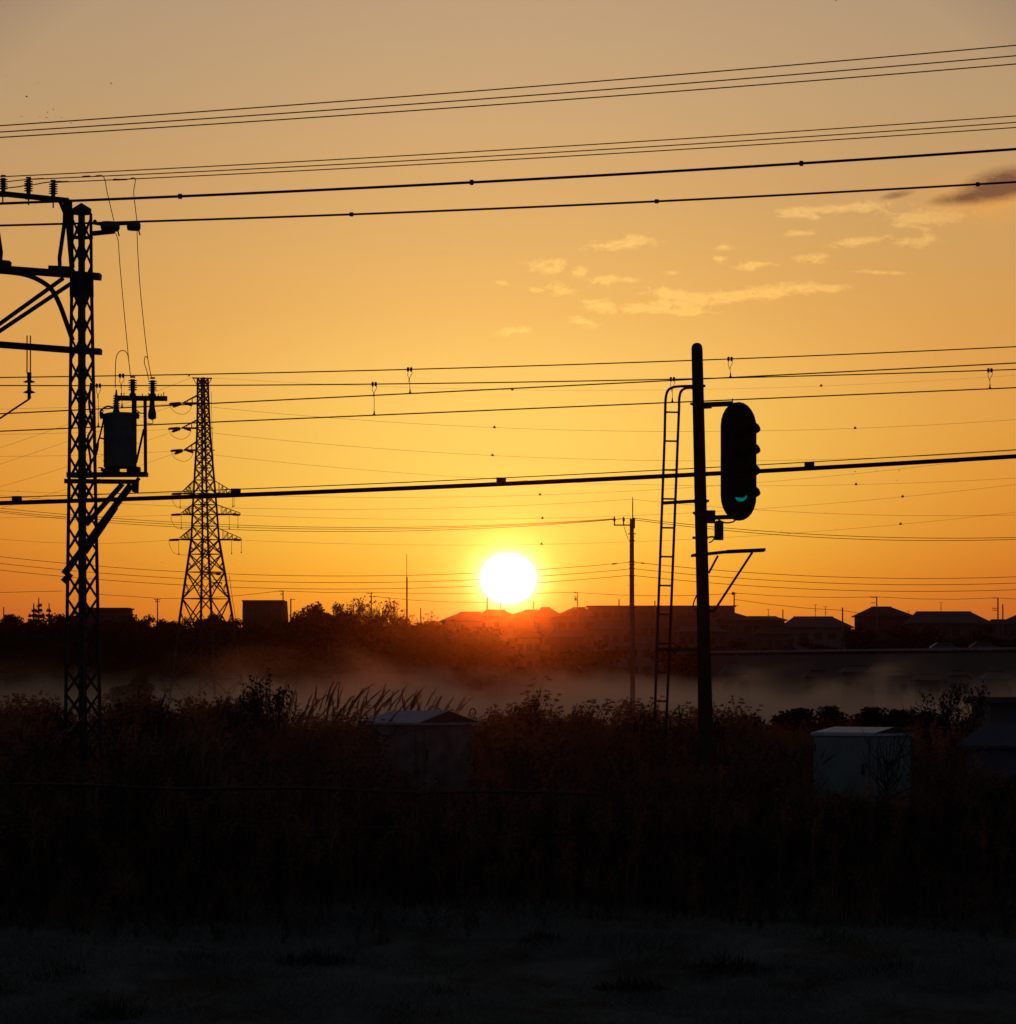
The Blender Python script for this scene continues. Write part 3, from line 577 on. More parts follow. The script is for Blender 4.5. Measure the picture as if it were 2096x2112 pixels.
# ---------------------------------------------------------------- pylon
up = YP / FPX
pyb = P(427.5, 1422, YP); pyb.z = -3.0
py = thing('transmission_tower', 'tall steel lattice pylon with short arms standing in the misty valley', 'pylon', pyb)
py['group'] = 'transmission pylon'
YSP = [779, 846, 900, 990, 1041, 1113, 1273, 1422, 1478]; ASP = [10.3, 11.6, 13.6, 20, 23.7, 28, 53.3, 73.5, 81.5]
def pcx(y): return np.interp(y, [779, 1113, 1422], [418.4, 423.5, 427.5])
TH = R(15.5)
def pleg(k, y):
    a = np.interp(y, YSP, ASP) / math.cos(TH) * up; c = P(pcx(y), y, YP); an = TH + k * math.pi / 2
    return c + Vector((math.cos(an) * a, math.sin(an) * a, 0))
for k in range(4):
    mb = MB()
    for a, b_ in zip(YSP[:-1], YSP[1:]): mb.bar(pleg(k, a), pleg(k, b_), .22 if a < 1100 else .26, .22 if a < 1100 else .26)
    mb.build('leg', STEEL, py)
lv = [779, 797, 814, 831, 848, 866, 882, 897, 912, 928, 945, 965, 990, 1018, 1041, 1061, 1085, 1113, 1143, 1180, 1235, 1315, 1400, 1478]
mb = MB(); rb = MB()
for i, (a, b_) in enumerate(zip(lv[:-1], lv[1:])):
    for k in range(4):
        j = (k + 1) % 4; th = .085 if a < 1113 else .11
        mb.bar(pleg(k, a), pleg(j, b_), th, th); mb.bar(pleg(j, a), pleg(k, b_), th, th)
        rb.bar(pleg(k, b_), pleg(j, b_), .09, .09)
        if a >= 1113 and b_ < 1400:      # secondary bracing
            m_ = (pleg(k, a) + pleg(j, b_) + pleg(j, a) + pleg(k, b_)) / 4; yc = (a + b_) / 2
            for q in (k, j): rb.bar(pleg(q, (a + yc) / 2 + 6), (pleg(q, b_) + m_) / 2, .06, .06); rb.bar(pleg(q, b_ - (b_ - yc) * .45), (pleg(q, b_) + m_) / 2, .06, .06)
mb.build('lattice', STEEL, py); rb.build('horizontal_brace', STEEL, py)
mb = MB(); mb.bar(P(397, 779.5, YP), P(438, 780.5, YP), .2, .14); mb.bar(P(399, 781, YP), P(408, 796, YP), .1, .08); mb.bar(P(436, 782, YP), P(428, 797, YP), .1, .08)
mb.bar(P(388, 776, YP), P(392, 774, YP), .1, .12); mb.build('top_frame', STEEL, py)
def cone_ins(mb, p, q, r0=2.6):
    p = P(*p, YP); q = P(*q, YP); L = (q - p).length; mb.lathe(p, q - p, [(0, .6 * up), (L * .12, r0 * up), (L * .85, r0 * .9 * up), (L, .5 * up)], 8)
GIy = None
for yc, tip, yt in ((831.5, 376, 815), (883, 374, 866), (928.5, 379, 911)):
    mb = MB(); rt = pcx(yc) - np.interp(yc, YSP, ASP)
    for dy_ in (-.6, .6):
        D_ = Vector((0, dy_, 0)); T_ = P(tip, yc, YP)
        mb.bar(P(rt + 2, yc, YP) + D_, T_, .12, .16); mb.bar(P(rt + 1, yt, YP) + D_, T_, .10, .10)
        for f_ in (.35, .65):
            mb.bar(P(rt + (tip - rt) * f_, yc, YP) + D_ * (1 - f_), P(rt + (tip - rt) * f_, yt + (yc - yt) * f_, YP) + D_ * (1 - f_), .05, .05)
    mb.bar(P(pcx(yc) + 8, yc, YP), P(pcx(yc) + np.interp(yc, YSP, ASP) + 7, yc, YP), .1, .1)
    a_ = mb.build('arm', STEEL, py)
    mb = MB(); cone_ins(mb, (tip - 1, yc), (tip - 28, yc + 1.5), 2.9); cone_ins(mb, (tip - 1, yc + 1), (tip - 20, yc + 8), 2.9); cone_ins(mb, (tip + 4, yc - 1), (tip + 21, yc + 5), 2.8); mb.build('insulator_string', PORC, a_, off=wloc(py))
    mb = MB(); mb.tube(smooth_path([P(tip - 27, yc + 3, YP), P(tip - 17, yc + 17, YP), P(tip, yc + 23, YP), P(tip + 14, yc + 17, YP), P(tip + 20, yc + 5, YP)], 5), .45 * up, 5); mb.build('jumper', CABLE, a_, off=wloc(py))
for yc, yt, tl, trr, hang in ((1018, 992, 375, 483, ((372, 1048), (480, 1046), (495, 1045))), (1061, 1041, 374, 496, ((374, 1091), (473, 1091), (491, 1089))), (1113, 1090, 370, 498, ((369, 1144), (478, 1143), (498, 1141)))):
    for sgn, tip in ((-1, tl), (1, trr)):
        mb = MB(); rt = pcx(yc) + sgn * np.interp(yc, YSP, ASP); T_ = P(tip, yc, YP)
        for dy_ in (-1.2, 1.2):
            D_ = Vector((0, dy_, 0)); mb.bar(P(rt, yc, YP) + D_, T_, .12, .15); mb.bar(P(rt, yt, YP) + D_ * .7, T_ + Vector((0, 0, .15)), .08, .08)
            pr = None
            for f_ in (.2, .4, .6, .8):
                lo_ = P(rt + (tip - rt) * f_, yc, YP) + D_ * (1 - f_); hi_ = P(rt + (tip - rt) * f_, yt + (yc - yt) * f_, YP) + D_ * (1 - f_)
                mb.bar(lo_, hi_, .05, .05)
                if pr: mb.bar(pr, hi_, .05, .05)
                pr = lo_
        a_ = mb.build('arm', STEEL, py)
        mb = MB()
        for hx, hy in hang:
            if (hx - 424) * sgn > 0: mb.tube([P(min(hx, trr), yc, YP), P(min(hx, trr), hy - 3, YP)], .5 * up, 6); mb.lathe(P(min(hx, trr), hy, YP), (0, 0, 1), [(0, 1.3 * up), (3 * up, 1 * up)], 8)
        if sgn < 0: cone_ins(mb, (tip + 1, yc), (tip - 22, yc + 1), 2.6)
        else: cone_ins(mb, (tip - 18, yc), (tip, yc + 1), 2.6)
        mb.build('insulator_string', PORC, a_, off=wloc(py))
        if sgn < 0:
            mb = MB(); mb.tube(smooth_path([P(tip - 21, yc + 2, YP), P(tip - 20, yc + 12, YP), P(tip - 12, yc + 26, YP), P(hang[0][0], hang[0][1], YP), P(tip + 30, hang[0][1] + 1, YP)], 5), .4 * up, 5); mb.build('jumper', CABLE, a_, off=wloc(py))
mb = MB(); mb.tube([P(436, 807, YP), P(437, 870, YP), P(441, 960, YP)], .35 * up, 5); mb.tube([P(434, 815, YP), P(436, 815, YP), P(438, 930, YP)], .3 * up, 5)
mb.tube([P(473, 1187, YP), P(479, 1230, YP), P(486, 1275, YP), P(505, 1470, YP)], .5 * up, 5); mb.build('cable_riser', CABLE, py)
mb = MB(); mb.box(P(451, 1184, YP), (9 * up, .4, 5 * up)); mb.bar(P(412, 1184, YP), P(452, 1184, YP), .1, .1); mb.bar(P(440, 1202, YP), P(458, 1202, YP), .3, 3 * up)
for x in (446, 452, 457): mb.tube([P(x, 1202, YP), P(x - 1, 1212, YP)], .5 * up, 5)
mb.build('equipment_platform', STEEL, py)

# ---------------------------------------------------------------- railway signal
YS = 57.0; us = YS / FPX
sb = P(1456, 1600, YS); sb.z = 0
sg = thing('railway_signal', 'railway colour light signal on a tall pole, rounded black head showing green', 'signal', sb)
yb = HOR + EYE / us
mb = MB(); prof = []
def sc_(y): return np.interp(y, [707, 1280, 1500, yb], [1437.5, 1451, 1455.5, 1458])
def sr_(y): return np.interp(y, [707, 1280, 1500, yb], [11.6, 13.2, 15.4, 16.2])
ysv = [707, 709, 713, 719] + list(np.linspace(760, yb, 14)); rr = [2.5, 7.5, 10.3, 11.6] + [sr_(y) for y in ysv[4:]]
mb.tube([P(sc_(y), y, YS) for y in ysv[::-1]], [r_ * us for r_ in rr[::-1]], 20); pole = mb.build('pole', POLEM, sg, smooth=True)
mb = MB()
for y in (796, 833, 1035, 1060, 1109, 1143, 1262): mb.lathe(P(sc_(y), y + 3, YS), (0, 0, 1), [(0, (sr_(y) + 1) * us), (5 * us, (sr_(y) + 1) * us)], 20)
for y, dx_ in ((796, 13), (833, -14), (1033, 15), (1058, -14), (1109, -16), (1258, -17)): mb.box(P(sc_(y) + dx_, y, YS), (5 * us, 5 * us, 5 * us))
mb.build('band', STEEL, sg)
# ladder
def lx(side, y): return np.interp(y, [835, 1280, 1500, 1640], [1373.6, 1357, 1350, 1345]) if side == 0 else np.interp(y, [835, 1280, 1500, 1640], [1401, 1383.5, 1374, 1368])
LY = (YS - .05, YS + .15)
lad = MB()
for s_ in (0, 1):
    Yl = LY[s_]; top_ = [(1428, 796), (1400, 797), (1385, 800), (1377, 807), (1373.5, 820), (1372.5, 835)] if s_ == 0 else [(1430, 800), (1417, 800), (1408, 804), (1403, 812), (1401, 825), (1401, 838)]
    pts = smooth_path([P(*p, Yl) for p in top_], 4) + [P(lx(s_, y), y, Yl) for y in (900, 1000, 1100, 1200, 1280, 1400, 1500, 1570)]
    mb = MB(); mb.tube(pts, 2.7 * us, 8); rl = mb.build('ladder_rail', STEEL, sg, smooth=True)
for i in range(12):
    y = 849.9 + 59.6 * i; mb = MB(); mb.tube([P(lx(0, y), y, LY[0]), P(lx(1, y), y + .5, LY[1])], 1.9 * us, 7); mb.build('rung', STEEL, sg)
for p_, q_ in (((1368, 1037.5), (1434, 1033.5)), ((1352, 1339), (1440, 1341))): mb = MB(); mb.bar(P(*p_, YS), P(*q_, YS), .05, 6.8 * us); mb.build('ladder_bracket', STEEL, sg)
# head
A = R(36); nrm = Vector((math.sin(A), -math.cos(A), 0)); rt = Vector((math.cos(A), math.sin(A), 0)); upv = Vector((0, 0, 1))
hc = P(1525, 951.5, YS); HW = 37.2 * us / math.cos(A); HH = 122.5 * us
def stad(hw, hh, o, k=12, lean=0.0):
    pts = []
    for i in range(k + 1): t_ = math.pi * i / k; pts.append((math.cos(t_) * hw, hh - hw * 1.12 + math.sin(t_) * hw * 1.12))
    for i in range(k + 1): t_ = math.pi + math.pi * i / k; pts.append((math.cos(t_) * hw, -hh + hw * 1.12 + math.sin(t_) * hw * 1.12))
    return [o + rt * a + upv * b_ for a, b_ in pts]
mb = MB(); mb.prism(stad(HW, HH, hc), -nrm * .03); mb.build('backplate', BLACKP, sg)
mb = MB(); mb.prism(stad(HW * .45, HH * .86, hc - nrm * .035), -nrm * .14); mb.build('lamp_box', BLACKP, sg)
for i, yl in enumerate((888, 931, 974, 1019)):
    c = Vector((hc.x, hc.y, P(0, yl, YS).z)) + rt * .015
    mb = MB(); n = 20; r0 = .112; L = .31; vs = []; fs = []
    a0 = R(-30); a1 = R(205)
    for k in range(n + 1):
        t_ = a0 + (a1 - a0) * k / n; d = rt * math.cos(t_) * r0 + upv * math.sin(t_) * r0
        ln = L * (1 + .9 * min(0, math.sin(t_)))
        for rr_ in (1.0, .94):
            vs.append(c + nrm * .01 + d * rr_); vs.append(c + nrm * ln + d * rr_ - upv * .015)
    for k in range(n):
        a = 4 * k; b_ = 4 * (k + 1); fs += [(a, a + 1, b_ + 1, b_), (a + 2, b_ + 2, b_ + 3, a + 3), (a + 1, a + 3, b_ + 3, b_ + 1)]
    mb.add(vs, fs); hd = mb.build('hood', BLACKP, sg, smooth=False)
    mb = MB(); mb.lathe(c + nrm * .003, nrm, [(0, .105), (.03, .10), (.055, .06), (.065, .005)], 20)
    ln_ = mb.build('lens', GREEN if i == 3 else LENS, sg, smooth=True)
    if i == 3: ln_['label'] = 'lit green signal lens'
mb = MB(); mb.bar(P(1450, 835, YS), P(1512, 832.5, YS), .08, 10 * us); mb.bar(P(1450, 840, YS), P(1468, 839, YS), .10, 6 * us)
mb.bar(P(1460, 1068, YS), P(1512, 1066, YS), .08, 9 * us); mb.box(P(1466, 1066, YS), (18 * us, .2, 26 * us)); mb.tube([P(1511, 832, YS), P(1511, 822, YS)], 1.3 * us, 6); mb.build('head_bracket', STEEL, sg)
mb = MB(); mb.box(P(1483, 1095, YS), (18 * us, .13, 38 * us)); mb.box(P(1483, 1077, YS), (12 * us, .12, 6 * us)); mb.build('junction_box', GALV, sg)
mb = MB(); mb.tube(smooth_path([P(*p, YS - .03) for p in ((1482, 1072), (1495, 1078), (1510, 1077), (1518, 1072))], 5), 1.8 * us, 6); mb.tube(smooth_path([P(*p, YS - .03) for p in ((1461, 1108), (1470, 1107), (1474, 1109))], 4), 2.0 * us, 6)
mb.tube(smooth_path([P(*p, YS - .03) for p in ((1462, 1119), (1468, 1117), (1474, 1110))], 4), 1.5 * us, 6); mb.tube(smooth_path([P(*p, YS - .03) for p in ((1438, 1226), (1431, 1243), (1430, 1254))], 4), 1.5 * us, 6); mb.build('cable', CABLE, sg, smooth=True)
mb = MB(); mb.bar(P(1427, 1146, YS - .25), P(1500, 1138, YS - .25), .5, 5 * us); mb.bar(P(1499, 1138, YS - .25), P(1577, 1134.5, YS - .25), .5, 6 * us); mb.build('platform', STEEL, sg)
for p, q, wd in (((1552, 1139), (1473, 1260), 4.6), ((1481, 1146), (1462, 1182), 4.2)):
    mb = MB(); mb.bar(P(*p, YS), P(*q, YS), .04, wd * us); mb.build('platform_brace', STEEL, sg)
mb = MB(); mb.bar(P(1458, 1263, YS), P(1474, 1259, YS), .05, 6 * us); mb.build('brace_foot', STEEL, sg)

# ---------------------------------------------------------------- utility pole
uu = YU / FPX; b0 = P(1305.5, 1450, YU); b0.z = -3.0
upo = thing('utility_pole', 'slender concrete utility pole between the sun and the signal ladder', 'utility pole', b0)
mb = MB(); mb.tube([P(1306.3, HOR + (EYE + 3) / uu, YU), P(1303.5, 1250, YU), P(1303.3, 1070, YU)], [5.6 * uu, 5 * uu, 4.3 * uu], 12); mb.build('shaft', CONC, upo, smooth=True)
mb = MB(); mb.tube([P(1305.2, 1072, YU), P(1305.2, 1040, YU), P(1305.2, 1025, YU)], [1.3 * uu, 1.2 * uu, .8 * uu], 6); mb.build('lightning_rod', STEEL, upo)
mb = MB(); mb.bar(P(1266, 1083, YU), P(1300, 1083, YU), .1, 2.6 * uu); mb.bar(P(1287, 1085, YU), P(1296, 1113, YU), .05, 1.1 * uu); mb.build('crossarm', STEEL, upo)
for x in (1267.5, 1286.5):
    mb = MB(); mb.lathe(P(x, 1083, YU), (0, 0, 1), [(0, 1.3 * uu), (8 * uu, 1.5 * uu), (9 * uu, 2.6 * uu), (13 * uu, 2.6 * uu), (14 * uu, 1.2 * uu), (17 * uu, 1.8 * uu)], 8); mb.build('insulator', PORC, upo)
mb = MB(); mb.box(P(1307.5, 1079, YU), (5 * uu, .25, 22 * uu)); mb.build('head_box', STEEL, upo)
mb = MB()
for y, wd in ((1101, 8), (1107, 5), (1115, 6.5), (1159, 7), (1164, 6), (1173, 6.5), (1187, 6.5), (1190, 5), (1207, 9)): mb.box(P(1303.6, y, YU), (2 * wd * uu if y != 1207 else 20 * uu, .3, 1.6 * uu if y != 1207 else .5 * uu))
mb.build('band', STEEL, upo)
mb = MB(); mb.tube([P(1262, 1163.5, YU), P(1272, 1162.3, YU)], 1.5 * uu, 6); mb.tube([P(1322, 1161, YU), P(1329, 1162, YU)], 1.4 * uu, 6); tag(mb.build('cable_closure', CABLE), 'pair of small splice closures on the communication wires by the utility pole', 'closure')

# ---------------------------------------------------------------- small poles and antennas on the ridge
def gz_(x, y): return float(ground_z(x, y))
def ridge_pole(x, ytop, label, Y=700, arms=(), wpx=2.6, trans=None, group='small utility poles on the ridge', side=-1, name='utility_pole', cat='utility pole'):
    q = Y / FPX; tp = P(x, ytop, Y); b_ = Vector((tp.x, Y, gz_(tp.x, Y))); t_ = thing(name, label, cat, b_, group)
    mb = MB(); mb.tube([b_ - Vector((0, 0, .3)), tp], [wpx * .6 * q, wpx * .42 * q], 8); mb.build('shaft', CONC, t_, smooth=True)
    if arms:
        mb = MB()
        for dy_, l, r_ in arms:
            mb.bar(P(x - l, ytop + dy_, Y), P(x + r_, ytop + dy_, Y), .12, 1.1 * q)
            for xx in (x - l + .5, x - l * .55): mb.tube([P(xx, ytop + dy_, Y), P(xx, ytop + dy_ - 2.2, Y)], .5 * q, 5)
        mb.build('crossarm', STEEL, t_)
    if trans:
        mb = MB(); mb.lathe(P(x + trans[0], ytop + trans[1] + 3, Y), (0, 0, 1), [(0, 2.6 * q), (6 * q, 2.6 * q)], 8); mb.build('transformer', GREYP, t_)
    return t_
ridge_pole(8, 1252, 'thin pole at the far left edge above the tree line')
ridge_pole(325, 1234, 'small crossarm pole between lattice mast and pylon', arms=((3, 7, 6), (7, 5, 5)))
ridge_pole(584, 1218, 'pole with short left arm behind the box building', arms=((1.5, 8, 0), (8, 5, 0)))
ridge_pole(600, 1235, 'short pole right of the box building', arms=((1.5, 0, 9),), wpx=3)
ridge_pole(766, 1222, 'crossarm pole rising from the bare tree', arms=((2, 9, 3), (9, 4, 9)))
ridge_pole(813, 1240, 'short pole right of the bare tree', arms=((1.5, 3, 9),))
ridge_pole(868, 1254, 'stubby bare pole left of the sunlit roofs')
ridge_pole(1005, 1232, 'pole under the left part of the sun', wpx=3.4)
ridge_pole(1032, 1240, 'bare pole under the middle of the sun')
ridge_pole(1101, 1240, 'bare pole just right of the sun')
ridge_pole(1191.5, 1221, 'pole with transformer left of the long flat roof', arms=((1.5, 8, 0), (10, 7, 0)), trans=(-4, 15))
ridge_pole(1277, 1236, 'bare pole on the long flat roofed building left part')
ridge_pole(1351, 1239, 'bare pole close to the signal ladder on the flat roof')
ridge_pole(1514.5, 1221, 'pole with dark head right end of the flat roofed building', arms=((4, 6, 5), (28, 2, 9)), trans=(-2, 3), wpx=3)
ridge_pole(1615, 1257, 'short bare pole between two low roofs')
ridge_pole(1738, 1253, 'bare pole right of the hipped double roof', wpx=3.2)
ridge_pole(1808.5, 1230.5, 'pole with left crossarms above the tall hipped roof house', arms=((1.5, 13, 0), (13, 12, 0)), wpx=3)
ridge_pole(2058.5, 1233, 'taller crossarm pole of the pair at the right edge', arms=((.5, 12, 0), (22, 12, 0), (26, 10, 0)), wpx=3.2)
ridge_pole(2068.5, 1246, 'shorter pole of the pair at the right edge', wpx=3)
def tv(x, ytop, ybot_, label, Y=705):
    q = Y / FPX; t_ = thing('television_antenna', label, 'antenna', P(x, ybot_, Y), 'television antennas on the roofs')
    mb = MB(); mb.tube([P(x, ybot_ + 6, Y), P(x, ytop, Y)], .55 * q, 5); mb.build('mast', STEEL, t_)
    mb = MB(); mb.bar(P(x - 5, ytop, Y), P(x + 4, ytop + .5, Y), .05, .6 * q); mb.bar(P(x - 2, ytop + 12, Y), P(x + 3, ytop + 12, Y), .05, .7 * q); mb.build('boom', STEEL, t_)
tv(1585, 1257, 1272, 'roof antenna right of the flat roofed building'); tv(1682, 1247, 1272, 'left roof antenna on the double roof house'); tv(1703, 1251, 1272, 'right roof antenna on the double roof house')
tv(1941, 1242, 1262, 'bent roof antenna on the long right house'); tv(1874, 1260, 1266, 'small roof antenna at the hipped roof eave')
Y_ = 700; q = Y_ / FPX; t_ = thing('antenna_mast', 'tall two stage antenna mast rising alone left of the sun', 'antenna', Vector((P(839.5, 1300, Y_).x, Y_, gz_(0, 700))))
mb = MB(); mb.tube([P(839.5, 1340, Y_), P(839.5, 1190, Y_)], [2.1 * q, 1.6 * q], 8); mb.build('lower_mast', STEEL, t_); mb = MB(); mb.tube([P(839.3, 1192, Y_), P(839.3, 1143, Y_)], .7 * q, 6); mb.build('whip', STEEL, t_)

# ---------------------------------------------------------------- houses
def house(label, xl, xr, yr, ye, rl, rr_, Y=725, wm=0, rm=0, body_h=None, depth=8, group='houses along the ridge', wins=3, name='house', gx_=None):
    """xl/xr eave ends, yr ridge row, ye eave row, rl/rr ridge ends (photo pixels)."""
    q = Y / FPX; c = P((xl + xr) / 2, ye, Y); base_z = gz_(c.x, Y) - .4
    t_ = thing(name, label, 'house', (c.x, Y + depth / 2, base_z), group)
    x0 = P(xl, 0, Y).x; x1 = P(xr, 0, Y).x; r0_ = P(rl, 0, Y).x; r1_ = P(rr_, 0, Y).x; ze = P(0, ye, Y).z; zr = P(0, yr, Y).z
    ins_ = .5
    mb = MB(); mb.box(((x0 + x1) / 2, Y + depth / 2, (base_z + ze) / 2), (x1 - x0 - 2 * ins_, depth - 2 * ins_, ze - base_z)); mb.build('wall', WALLM[wm], t_)
    mb = MB(); e0, e1 = Y - .05, Y + depth + .05; ym = Y + depth / 2; th = .18
    vs = [(x0, e0, ze), (x1, e0, ze), (x1, e1, ze), (x0, e1, ze), (r0_, ym, zr), (r1_, ym, zr), (x0, e0, ze - th), (x1, e0, ze - th), (x1, e1, ze - th), (x0, e1, ze - th)]
    mb.add(vs, [(0, 1, 5, 4), (1, 2, 5), (2, 3, 4, 5), (3, 0, 4), (0, 6, 7, 1), (1, 7, 8, 2), (2, 8, 9, 3), (3, 9, 6, 0), (9, 8, 7, 6)]); rf = mb.build('roof', TILE[rm], t_)
    mb = MB(); mb.bar((r0_, ym, zr + .05), (r1_, ym, zr + .05), .3, .16); mb.build('ridge_cap', TILE[rm], rf, off=wloc(t_))
    fw = Y + ins_; W_ = x1 - x0
    rnd = random.Random(int(xl * 7))
    for i in range(wins):
        for zz in ((ze - 1.6), (ze - 4.4)):
            if zz - .7 < base_z + .2: continue
            wx = x0 + W_ * (i + .5) / wins + rnd.uniform(-.4, .4); ww = min(1.5, W_ / wins * .55)
            mb = MB(); mb.box((wx, fw - .03, zz), (ww + .16, .06, 1.26)); fo_ = mb.build('window', FRAMEM, t_)
            mb = MB(); mb.box((wx, fw - .07, zz), (ww, .03, 1.1)); mb.build('pane', GLASS, fo_, off=wloc(t_))
    return t_
house('low gabled house just left of the sun, pale roof slope', 905, 1000, 1262.5, 1281, 948, 992, 720, 0, 1, wins=4)
house('house roof right under the sun disc', 985, 1064, 1258, 1270, 1002, 1042, 728, 1, 0)
house('low roofed house right of the sun foot', 1052, 1122, 1258, 1268, 1083, 1110, 735, 2, 2)
house('steep hipped house right of the sun', 1098, 1165, 1253, 1272, 1116, 1136, 722, 0, 0)
house('hipped house touching the long flat building', 1142, 1228, 1253, 1271, 1181, 1208, 718, 1, 2)
house('long low roofed house right of the flat building', 1500, 1625, 1271.5, 1278, 1545, 1605, 716, 1, 1, wins=5)
house('house sloping down from the flat building end', 1478, 1560, 1262, 1277, 1500, 1516, 726, 0, 0)
house('wide hipped house with a pale roof slope', 1612, 1762, 1272, 1293, 1640, 1722, 712, 3, 1, wins=5)
house('tall hipped roof house with stepped ridge', 1764, 1888, 1251.5, 1270, 1801, 1843, 724, 2, 0, wins=4)
house('very long house with a smooth wide roof', 1872, 2050, 1261.5, 1285, 1894, 2008, 714, 0, 1, wins=6)
house('low roofed house by the pair of poles', 2030, 2108, 1278, 1287, 2050, 2085, 706, 1, 0)
house('house at the far right edge of the ridge', 2070, 2190, 1266, 1283, 2105, 2160, 722, 2, 2)
# lower rows of houses on the slope
house('dim house below the flat building, pale eaves', 1215, 1300, 1282, 1297, 1232, 1284, 690, 3, 1, wins=4, group='dim houses low on the slope')
house('dim grey house behind the signal pole', 1395, 1500, 1290, 1302, 1412, 1480, 688, 1, 1, wins=5, group='dim houses low on the slope')
house('dim broad house under the low roofs right of the signal', 1560, 1640, 1292, 1306, 1575, 1620, 684, 0, 2, wins=4, group='dim houses low on the slope')
house('dim house low on the slope right of the sun', 1128, 1212, 1299, 1313, 1142, 1200, 676, 2, 1, wins=3, group='dim houses low on the slope')
house('dim house low on the slope beneath the sun', 1062, 1120, 1304, 1315, 1075, 1108, 672, 0, 0, wins=3, group='dim houses low on the slope')
house('dim house between utility pole and signal ladder', 1300, 1372, 1312, 1326, 1312, 1362, 664, 3, 1, wins=3, group='dim houses low on the slope')
# valley floor houses half hidden in mist
def valley_house(label, xl, xr, yr, ye, rl, rr_, Y, wm, rm, wins=2): house(label, xl, xr, yr, ye, rl, rr_, Y, wm, rm, wins=wins, depth=7, group='houses half hidden in the valley mist')
valley_house('pale house in the mist below the road wall', 1738, 1815, 1374, 1386, 1752, 1803, 470, 1, 1, 3)
valley_house('small pale house in the mist right of the bush', 1830, 1872, 1386, 1393, 1838, 1864, 480, 3, 2)
valley_house('small house in the mist toward the right edge', 1962, 2000, 1384, 1392, 1970, 1992, 480, 3, 0)
valley_house('rounded pale shed in the mist right of the signal pole', 1488, 1556, 1368, 1388, 1506, 1536, 500, 3, 1, 2)
valley_house('dim house in the mist under the guardrail middle', 1660, 1722, 1384, 1396, 1674, 1708, 510, 0, 2, 3)
valley_house('dim house in the mist near the right frame edge', 2030, 2090, 1386, 1399, 2044, 2078, 500, 0, 1, 3)
valley_house('dim low house in the mist between two pale ones', 1890, 1946, 1392, 1402, 1902, 1932, 490, 1, 0, 3)
# flat roofed buildings
def block(label, xl, xr, yt, Y, wm, depth=12, rows=2, cols=8, slope_r=0, name='flat_roofed_building', group=None, pad=.3):
    q = Y / FPX; x0 = P(xl, 0, Y).x; x1 = P(xr, 0, Y).x; zt = P(0, yt, Y).z; bz = gz_((x0 + x1) / 2, Y) - .4
    t_ = thing(name, label, 'building', ((x0 + x1) / 2, Y + depth / 2, bz), group)
    mb = MB(); poly = [(x0, Y, bz), (x1 + slope_r * q, Y, bz), (x1, Y, zt), (x0 + abs(slope_r) * q * .15, Y, zt)]; mb.prism(poly, (0, depth, 0)); mb.build('wall', WALLM[wm], t_)
    mb = MB(); mb.box(((x0 + x1) / 2, Y + depth / 2, zt + .12), (x1 - x0 + 2 * pad, depth + .6, .22)); mb.build('roof', TILE[1], t_)
    for i in range(cols):
        for k in range(rows):
            zz = zt - 1.5 - 2.9 * k
            if zz - .8 < bz: continue
            wx = x0 + (x1 - x0) * (i + .5) / cols; mb = MB(); mb.box((wx, Y - .02, zz), (1.7, .06, 1.3)); f_ = mb.build('window', FRAMEM, t_); mb = MB(); mb.box((wx, Y - .06, zz), (1.5, .03, 1.1)); mb.build('pane', GLASS, f_, off=wloc(t_))
    return t_
block('long flat roofed apartment building behind the signal pole', 1214, 1515, 1251.5, 745, 1, cols=12)
block('low flat building behind the lattice mast on the ridge', 178, 261, 1256, 712, 2, cols=4)
block('dark box shaped building with sloping right side left of the round trees', 499, 585, 1240.5, 700, 2, cols=3, rows=1, slope_r=9, pad=0.0, name='box_building')
block('pale low building at the right edge beyond the cabinets', 2042, 2180, 1451, 150, 1, depth=6, cols=5, rows=1, pad=.1, name='low_building')

# road wall with guardrail, valley
YW = 560.0
mb = MB(); x0 = P(1450, 0, YW).x; x1 = P(2400, 0, YW).x; z0 = P(0, 1353, YW).z; z1 = P(0, 1342, YW).z
mb.prism([(x0, YW, -3.2), (x1, YW, -3.2), (x1, YW, z1), (x0, YW, z0)], (0, 9, 0)); o = mb.build('road_embankment', CONC); tag(o, kind='structure')
mb = MB(); mb.bar((x0, YW - .1, z0 + .55), (x1, YW - .1, z1 + .55), .08, .30); g_ = thing('guardrail', 'long pale guardrail along the top of the dark road wall', 'guardrail', (x0, YW, z0)); mb.build('rail', RAILP, g_)
mb = MB()
for i in range(30): f_ = i / 29; mb.bar((x0 + (x1 - x0) * f_, YW + .05, z0 + (z1 - z0) * f_), (x0 + (x1 - x0) * f_, YW + .05, z0 + (z1 - z0) * f_ + .7), .1)
mb.build('posts', GALV, g_)
# car on the road
def car(x, label, Y=564, m=WHITEP):
    zr = z0 + (z1 - z0) * ((P(x, 0, Y).x - x0) / (x1 - x0)) ; c = Vector((P(x, 0, Y).x, Y, zr)); t_ = thing('parked_car', label, 'car', c, 'cars behind the guardrail')
    mb = MB(); prof = [(-2.0, .3), (2.0, .3), (2.05, .8), (1.2, .95), (.7, 1.42), (-1.1, 1.45), (-1.9, .95), (-2.05, .7)]
    mb.prism([c + Vector((a, -.8, b_)) for a, b_ in prof], (0, 1.6, 0)); mb.build('body', m, t_)
    mb = MB(); mb.prism([c + Vector((a, -.82, b_)) for a, b_ in ((-1.5, .98), (1.0, .98), (.6, 1.35), (-1.05, 1.37))], (0, .02, 0)); mb.build('window', GLASS, t_)
    for a in (-1.3, 1.3): mb = MB(); mb.lathe(c + Vector((a, -.85, .32)), (0, 1, 0), [(0, .32), (.2, .32)], 14); mb.build('wheel', RUBBER, t_)
